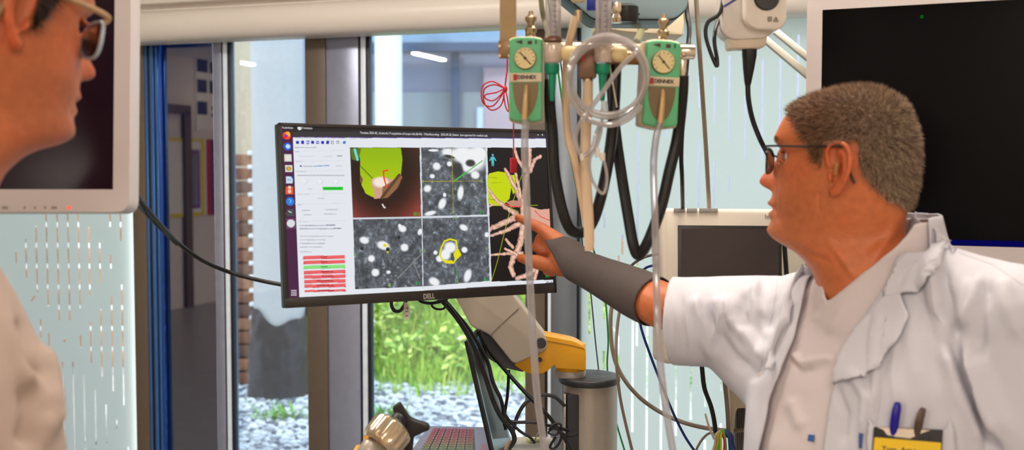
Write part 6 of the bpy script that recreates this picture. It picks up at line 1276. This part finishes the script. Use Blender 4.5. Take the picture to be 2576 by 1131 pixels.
# neck hole and sleeve end
rem |= (fm[:, 2] > P(2300, 536, 1.62).z) | ((fm[:, 2] > nb.z + .03) & (loc_f > .03))
u_c = np.array((cuff - shR).normalized()); rem |= (((fm - np.array(cuff)) @ u_c) > .012)
u_l = np.array((wrL - elL).normalized()); rem |= (((fm - np.array(mL)) @ u_l) > .02) & (loc_l > .12) & (loc_z < -.3) & (np.linalg.norm(fm - np.array(mL), axis=1) < .09) & (((fm - np.array(mL)) @ u_l) > .05)
rem |= loc_z < -.93
F = F[~rem]; used = np.unique(F); mp = -np.ones(len(cco), int); mp[used] = np.arange(len(used))
# relax the cut edges
cu_ = cco[used]; Fm = mp[F]
cu_ = relax_boundary(cu_, Fm, 12)
coat = npmesh('coat', cu_, Fm, coatm, perR, None, True, 'white cotton coat with open front')
md = coat.modifiers.new('thickness', 'SOLIDIFY'); md.thickness = .0022; md.offset = 0
# scrub top surface with V neck
skirt(sb, .004); sb.cone(nb - ez * .08, .104, nb, .090, 32); sb.cone(nb, .090, npk, .079, 32); sb.cone(nb - ez * .055 - lft * .05, .056, shR, .060); sb.cone(nb - ez * .055 + lft * .05, .056, shL, .062)
sco, sno, sfc = remesh(sb, .0042, 12)
sco = strokes(sco, sno, [([(1990, 880), (2020, 915), (2060, 905), (2100, 900)], 7, .004), ([(1990, 905), (2015, 930), (2050, 925)], 6, -.003), ([(2020, 820), (2060, 790)], 6, .003), ([(1985, 1000), (2020, 1080)], 16, .003), ([(2120, 770), (2080, 840)], 7, .0015)])
sco = sco + sno * (.0025 * vnoise(sco, 12, 2))[:, None]
F = np.array(sfc); fm = sco[F].mean(1); fpx, fpy = nproj(fm); lf = ((fm - np.array(nb)) @ np.array(fwd)); ll_ = ((fm - np.array(nb)) @ np.array(lft)); lz = fm[:, 2] - nb.z
VN = [(2038, 560), (2052, 660), (2066, 700), (2078, 762), (2100, 745), (2150, 705), (2200, 665), (2250, 625), (2285, 590), (2310, 540), (2310, 480)]
rem = (inpoly(fpx, fpy, VN) & (lf > -.03)) | (fm[:, 2] > P(2300, 550, 1.62).z) | (lz < -.9)
F = F[~rem]; used = np.unique(F); mp = -np.ones(len(sco), int); mp[used] = np.arange(len(used)); su_ = relax_boundary(sco[used], mp[F], 14)
scr_o = npmesh('scrub_shirt', su_, mp[F], scrubm, perR, None, True, 'pale V-neck scrub shirt under the coat')
md = scr_o.modifiers.new('thickness', 'SOLIDIFY'); md.thickness = .002; md.offset = 0
# surface patches (collar, lapel, pocket) laid on the coat
bvh_c = BVHTree.FromPolygons([V(c) for c in cu_.tolist()], Fm.tolist()); bvh_s = BVHTree.FromPolygons([V(c) for c in su_.tolist()], mp[F].tolist())
def ray_on(bv, px, py, fallY=1.5, alt=None):
    d = ray(px, py).normalized(); h = bv.ray_cast(CAM, d)
    if h[0] is None and alt is not None: h = alt.ray_cast(CAM, d)
    if h[0] is None: return P(px, py, fallY), -d
    return h[0], (h[1] if h[1].dot(d) < 0 else -h[1])
def patch(name, poly, mat_, per, lift=.004, thick=.0025, step=7, bv=None, fallY=1.5, label=None, edge_lift=0, alt=None, sm=14, hug=False):
    """cloth piece whose outline is given on the picture, draped over the garment below it"""
    xs = [p[0] for p in poly]; ys = [p[1] for p in poly]; gx = np.arange(min(xs), max(xs) + step, step); gy = np.arange(min(ys), max(ys) + step, step)
    pts = []; 
    dense = []
    for i in range(len(poly)):
        a, c_ = V((*poly[i], 0)), V((*poly[(i + 1) % len(poly)], 0)); m = max(1, int((c_ - a).length / step))
        dense += [a + (c_ - a) * k / m for k in range(m)]
    inner = []
    PX, PY = np.meshgrid(gx, gy); PX = PX.ravel(); PY = PY.ravel(); ins_ = inpoly(PX, PY, [(p.x, p.y) for p in dense])
    for x, y in zip(PX[ins_], PY[ins_]):
        if min((x - p.x) ** 2 + (y - p.y) ** 2 for p in dense) > (step * .55) ** 2: inner.append(V((x, y, 0)))
    v2 = [V((p.x, p.y)) for p in dense] + [V((p.x, p.y)) for p in inner]; nb_ = len(dense)
    r = geometry.delaunay_2d_cdt(v2, [(i, (i + 1) % nb_) for i in range(nb_)], [list(range(nb_))], 1, 1e-4)
    vv, ff = r[0], r[2]; out = []
    good = []
    for p in vv:
        d_ = ray(p.x, p.y).normalized(); h_ = bv.ray_cast(CAM, d_)
        if h_[0] is None and alt is not None: h_ = alt.ray_cast(CAM, d_)
        if h_[0] is not None: good.append((p.x, p.y, (h_[0] - CAM).length))
    for p in vv:
        h, n_ = ray_on(bv, p.x, p.y, fallY, alt)
        g_ = min(good, key=lambda q: (q[0] - p.x) ** 2 + (q[1] - p.y) ** 2) if good else None
        if g_ and (g_[0] - p.x) ** 2 + (g_[1] - p.y) ** 2 > 1: h = CAM + ray(p.x, p.y).normalized() * g_[2]; n_ = -ray(p.x, p.y).normalized()
        ed = min(math.hypot(p.x - q.x, p.y - q.y) for q in dense); out.append(h + n_ * (lift + edge_lift * min(1, ed / 12)))
    # smooth depth so that the piece hangs in one sweep
    adj = [set() for _ in out]
    for f_ in ff:
        for i in range(len(f_)): adj[f_[i]].add(f_[(i + 1) % len(f_)]); adj[f_[(i + 1) % len(f_)]].add(f_[i])
    dep = [(p - CAM).length for p in out]; dirs = [(p - CAM).normalized() for p in out]
    for _ in range(sm): dep = [(.4 * dep[i] + .6 * sum(dep[j] for j in adj[i]) / len(adj[i])) if adj[i] else dep[i] for i in range(len(out))]
    out = [CAM + dirs[i] * ((min(dep[i], (out[i] - CAM).length) if hug else dep[i]) - .0015) for i in range(len(out))]
    mb = MB(); mb.add(out, [tuple(f_) for f_ in ff]); o = build(name, mb, mat_, per, True, label, 60); md = o.modifiers.new('thickness', 'SOLIDIFY'); md.thickness = thick; md.offset = 0
    return o, out
# wearer's left collar and lapel (right in the picture)
patch('lapel', [(2225, 745), (2262, 720), (2290, 800), (2272, 845), (2230, 900), (2180, 950), (2100, 962), (2092, 950), (2105, 900), (2140, 845), (2180, 800)], coatm, perR, .007, .003, bv=bvh_c, alt=bvh_s, sm=6, hug=True, label='broad white lapel')
patch('collar', [(2304, 532), (2322, 548), (2345, 580), (2378, 610), (2360, 650), (2338, 710), (2318, 738), (2228, 748), (2218, 700), (2222, 670), (2260, 620), (2290, 570)], coatm, perR, .008, .003, bv=bvh_c, alt=bvh_s, fallY=1.55, sm=6, hug=True, label='white coat collar')
patch('collar_far', [(2050, 655), (2072, 668), (2058, 700), (2030, 740), (2005, 790), (1998, 850), (1975, 900), (1955, 935), (1940, 930), (1960, 870), (1985, 780), (2010, 710), (2030, 670)], coatm, perR, .012, bv=bvh_c, alt=bvh_s, label='far coat collar folding down over the shoulder')
patch('breast_pocket', [(2182, 1052), (2205, 1070), (2370, 1085), (2395, 1060), (2402, 1080), (2400, 1180), (2190, 1180)], coatm, perR, .006, bv=bvh_c, label='chest pocket')
patch('coat_placket', [(2096, 955), (2118, 960), (2100, 1040), (2092, 1131), (2090, 1180), (2066, 1180), (2070, 1100), (2082, 1030)], coatm, perR, .005, bv=bvh_c, alt=bvh_s, label='front edge strip of the coat')
patch('blue_tag', [(2037, 1092), (2053, 1094), (2051, 1111), (2035, 1108)], M('tag_blue2', (30, 84, 150), .5), perR, .003, .001, 4, bv=bvh_s, alt=bvh_c, label='small blue tag on the shirt')
patch('side_tag', [(2165, 1086), (2173, 1088), (2171, 1128), (2163, 1126)], M('tag_blue3', (50, 80, 140), .5), perR, .004, .001, 4, bv=bvh_c, label='blue label on the coat')
# seams
def seam(pts, r=.0011, bv=bvh_c, name='seam', mat_=coatm):
    q = []
    for i in range(len(pts) - 1):
        n_ = max(1, int(math.dist(pts[i], pts[i + 1]) / 8))
        for k in range(n_): q.append((pts[i][0] + (pts[i + 1][0] - pts[i][0]) * k / n_, pts[i][1] + (pts[i + 1][1] - pts[i][1]) * k / n_))
    q.append(pts[-1]); o3 = []
    for x, y in q:
        h, n_ = ray_on(bv, x, y)
        if not o3 or (h - o3[-1]).length < .06: o3.append(h + n_ * .001)
    if len(o3) > 2: build(name, MB().tube(o3, r, 6, smooth=2), mat_, perR)
seam([(2218, 760), (2240, 800), (2222, 900), (2212, 1000), (2205, 1068)])
seam([(2385, 612), (2420, 640), (2500, 668), (2576, 720)]); seam([(1958, 700), (1945, 780), (1925, 860), (1910, 940)], .0008)
# badge holder, card and pens in the pocket
def lift_pt(px, py, off, bv=bvh_c):
    h, n_ = ray_on(bv, px, py); return h - ray(px, py).normalized() * off
tB_ = thing('badge_holder', 'black badge wallet with yellow card clipped in the coat breast pocket', 'badge', lift_pt(2285, 1110, .012))
A4 = [(2198, 1072), (2372, 1080), (2366, 1190), (2190, 1182)]
pc_ = [lift_pt(x, y, .014) for x, y in A4]; n4 = (pc_[1] - pc_[0]).cross(pc_[3] - pc_[0]).normalized(); n4 = n4 if n4.dot(cf) > 0 else -n4
X4 = (pc_[1] - pc_[0]).normalized(); Y4 = X4.cross(n4).normalized(); Y4 = Y4 if Y4.z > 0 else -Y4; og = hit(2285, 1100, pc_[0], n4)
def b4(x, y, off=0): return hit(x, y, og - n4 * off, n4)
build('wallet', MB().prism(fillet([b4(*q) for q in A4], .002), n4 * .004, 0, .0008), M('wallet_black', (22, 20, 22), .5), tB_)
build('paper_edge', MB().prism([b4(x, y, .0008) for x, y in ((2205, 1073), (2340, 1081), (2310, 1092), (2290, 1102), (2255, 1098), (2232, 1093), (2222, 1080))], n4 * .0005), M('paper_cream', (224, 206, 184), .7), tB_)
cardy = build('yellow_card', MB().prism(fillet([b4(x, y, .0012) for x, y in ((2200, 1099), (2368, 1113), (2362, 1185), (2192, 1178))], .0015), n4 * .0006), M('card_yellow', (226, 186, 20), .5), tB_)
build('card_text', text_mb('Tom. Arne', .0095, b4(2262, 1131, .0016), X4, Y4, .0003, None, 0, .0002), M('card_ink', (60, 54, 30), .5), cardy, False)
def pen(name, label, pts, r, mat_, clipm):
    t_ = thing(name, label, 'pen', P(*pts[0]), None); build('barrel', MB().tube([P(*p) for p in pts], [r * .75, r, r * 1.05, r], 14), mat_, t_)
    a, b_ = P(*pts[0]), P(*pts[1]); d = (b_ - a); o_ = V((-.0045, -.003, 0)); build('clip', MB().tube([a + d * .4, a + d * .4 + o_, a + d * 1.2 + o_ * 1.2, a + d * 2.0 + o_ * .9], .0011, 8), clipm, t_)
    build('push_button', MB().cyl(a - d * .22, a + d * .1, r * .6), mat_, t_)
pd = (lift_pt(2255, 1050, .012) - CAM); py_ = pd.y
pen('blue_pen', 'dark blue ballpoint pen clipped in the coat breast pocket', [(2258, 1014, py_), (2256, 1028, py_), (2252, 1050, py_), (2246, 1100, py_ + .006)], .0056, M('pen_blue', (22, 10, 140), .25), M('pen_blue'))
pd = (lift_pt(2315, 1050, .012) - CAM); py_ = pd.y
pen('dark_pen', 'brown smoky transparent pen leaning in the coat breast pocket beside the blue pen', [(2322, 1028, py_), (2317, 1042, py_), (2312, 1062, py_), (2304, 1110, py_ + .006)], .0050, M('pen_smoky', (76, 58, 48), .3), M('pen_clip_brown', (110, 90, 76), .3))
# trousers and shoes (below the picture)
b = MB()
for s in (-1, 1):
    h0 = hipc + lft * s * .09; kn = h0 + fwd * .02 - ez * .42; an = h0 - fwd * .02; an.z = .12; b.cone(h0, .098, kn, .075, 24); b.cone(kn, .075, an, .06, 24)
tc_, tn_, tf_ = remesh(b, .008, 6); npmesh('trousers', tc_, tf_, scrubm, perR, None, True, 'white scrub trousers')
def shoe(per, c, fwd_, m):
    b = MB(); l_ = ez.cross(fwd_); rings = []
    for t_, w_, h_ in ((-.09, .02, .05), (-.08, .032, .075), (-.03, .036, .085), (.03, .038, .07), (.09, .045, .055), (.14, .042, .04), (.165, .02, .025)): rings.append((V(c) + fwd_ * t_ + ez * (h_ / 2), l_ * w_, ez * (h_ / 2), 2.6))
    loft(b, rings, 24); build('shoe', b, m, per)
for s in (-1, 1): shoe(perR, V((hipc.x, hipc.y, 0)) + lft * s * .09 - fwd * .02 + fwd * .02, fwd, M('shoe_white', (220, 218, 214), .5))
# ---------------------------------------------------------------- the person at the left edge
phL = math.radians(53); YL = 1.16; oL = P(-55, 54, YL); tfL, invL, axL = frame_tf(oL, (math.cos(phL), math.sin(phL), 0), math.radians(12))
perL = thing('person', 'person at the left edge in a cream coat and tan glasses looking at the monitor', 'person', (oL.x, oL.y, 0))
fL = V((.85, .52, 0)).normalized(); lL = ez.cross(fL).normalized(); nbL = V((oL.x - .085, oL.y - .04, oL.z - .185))
bl_ = MB(); head_mb(bl_, tfL, zlow=-.24); ear_mb(bl_, tfL, 1); ear_mb(bl_, tfL, -1); lid_mb(bl_, tfL); trunk(bl_, nbL, fL, lL)
for s in (-1, 1):
    sh_ = nbL + lL * s * .185 - ez * .085; el_ = sh_ + V((.0, -.02, -.30)); wr_ = el_ + fL * .20 - ez * .10; bl_.cone(nbL - ez * .05 + lL * s * .04, .055, sh_, .053); bl_.cone(sh_, .053, el_, .042); bl_.cone(el_, .042, wr_, .028)
    hdv = (wr_ - el_).normalized(); bl_.ball(wr_ + hdv * .06, (.05, .036, .02), 0, 3, (hdv, lL, hdv.cross(lL)))
    for i, L_ in enumerate((.07, .08, .074, .058)):
        b0 = wr_ + hdv * .095 + lL * (.028 - .019 * i); finger(bl_, [b0, b0 + hdv * L_ * .45 - ez * .008, b0 + hdv * L_ * .75 - ez * .024, b0 + hdv * L_ * .9 - ez * .04], [.0096, .0086, .0078, .007])
    b0 = wr_ + hdv * .03 - lL * s * .03; finger(bl_, [b0, b0 + hdv * .035 - lL * s * .02, b0 + hdv * .06 - lL * s * .02 - ez * .01], [.012, .010, .0085])
hcL = V((nbL.x, nbL.y, .86))
for s in (-1, 1):
    h0 = hcL + lL * s * .09; kn = h0 + fL * .02 - ez * .42; an = h0 - fL * .02; an.z = .09; bl_.cone(h0, .085, kn, .055); bl_.cone(kn, .055, an, .036); bl_.cone(an, .036, V((an.x, an.y, .045)) + fL * .12, .028)
co, no, fc = remesh(bl_, .0030, 3); loc = to_local(co, oL, axL)
npmesh('body', co, fc, skin_m, perL, skin_cols(co, (178, 98, 58), loc)); eyes(perL, tfL, (70, 60, 50))
def dens_l(x, y, z):
    front = np.interp(x, [.0, .02, .035, .05, .07, .09, .10], [-.016, -.012, .012, .05, .062, .072, .085]); back = np.interp(x, [-.11, -.05, -.03, -.02], [-.07, -.05, -.02, .03]); low = np.where(x > -.026, np.where(x > .012, front, .036), back); return np.clip((z - low) / .006, 0, 1)
short_hair(perL, tfL, axL, oL, loc, co, no, fc, dens_l, [(36, 24, 18), (64, 44, 32), (70, 50, 38)], .014, 14000, 'short dark brown hair', .004, 2, .0004)
glasses(perL, tfL, M('specs_tan', (176, 142, 104), .35), glass_mat('spec_lens2', (196, 206, 220), .2), x=.117, zc_=.012, label='pale tan framed eyeglasses', r=.0022, rt=.0034, hh=.020, rimm=M('specs_clear', (176, 190, 204), .25))
cl_ = MB(); trunk(cl_, nbL, fL, lL, 1.0, .022)
R_ = [(nbL + ez * z, lL * (w_ + .02), fL * (d_ + .02), 2.2) for z, w_, d_ in [(-.58, .172, .125), (-.75, .19, .15), (-.95, .205, .17)]]; loft(cl_, R_)
for s in (-1, 1):
    sh_ = nbL + lL * s * .185 - ez * .085; el_ = sh_ + V((.0, -.02, -.30)); wr_ = el_ + fL * .20 - ez * .10
    cl_.cone(nbL - ez * .055 + lL * s * .05, .06, sh_, .070); cl_.cone(sh_, .072, el_, .062); cl_.cone(el_, .062, el_ + (wr_ - el_) * .9, .048)
lco, lno, lfc = remesh(cl_, .005, 12)
lco = strokes(lco, lno, [([(10, 780), (50, 900), (90, 1000), (100, 1131)], 22, .012), ([(30, 800), (60, 900), (95, 960)], 18, -.016), ([(70, 950), (80, 1040), (60, 1131)], 24, -.01), ([(110, 850), (120, 960), (130, 1100)], 16, .008)])
lco = lco + lno * (.003 * vnoise(lco, 10, 3))[:, None]
F = np.array(lfc); fm = lco[F].mean(1); lf = ((fm - np.array(nbL)) @ np.array(fL)); ll_ = ((fm - np.array(nbL)) @ np.array(lL)); lz = fm[:, 2] - nbL.z
rem = ((np.hypot(ll_ / .085, (lf + .0) / .085) < 1) & (lz > -.08)) | (lz < -.93); F = F[~rem]; used = np.unique(F); mp = -np.ones(len(lco), int); mp[used] = np.arange(len(used))
lu_ = relax_boundary(lco[used], mp[F], 12); o = npmesh('coat', lu_, mp[F], M('coat_cream', (180, 160, 148), .8, 0, .02, 20, .2, 900), perL, None, True, 'cream white coat'); md = o.modifiers.new('thickness', 'SOLIDIFY'); md.thickness = .0025; md.offset = 0
# standing collar of the coat
cbm = MB(); vs_ = []; nseg = 40
for j, (dz, rr_2) in enumerate(((-.075, .094), (-.045, .088), (-.015, .080), (.006, .076), (.004, .082), (-.02, .090), (-.05, .100))):
    for k in range(nseg + 1):
        a = math.radians(38) + (2 * PI - math.radians(76)) * k / nseg; vs_.append(nbL + fL * (math.cos(a) * rr_2) + lL * math.sin(a) * rr_2 * 1.02 + ez * (dz - .03 * math.cos(a)))
cbm.add(vs_, [(j * (nseg + 1) + k, j * (nseg + 1) + k + 1, (j + 1) * (nseg + 1) + k + 1, (j + 1) * (nseg + 1) + k) for j in range(6) for k in range(nseg)])
o = build('collar', cbm, MATS['coat_cream'], perL, True, None, 80); md = o.modifiers.new('thickness', 'SOLIDIFY'); md.thickness = .003
b = MB()
for s in (-1, 1):
    h0 = hcL + lL * s * .09; kn = h0 + fL * .02 - ez * .42; an = h0 - fL * .02; an.z = .12; b.cone(h0, .098, kn, .075, 24); b.cone(kn, .075, an, .06, 24)
tc_, tn_, tf_ = remesh(b, .008, 6); npmesh('trousers', tc_, tf_, scrubm, perL, None, True)
for s in (-1, 1): shoe(perL, V((hcL.x, hcL.y, 0)) + lL * s * .09, fL, M('shoe_white'))
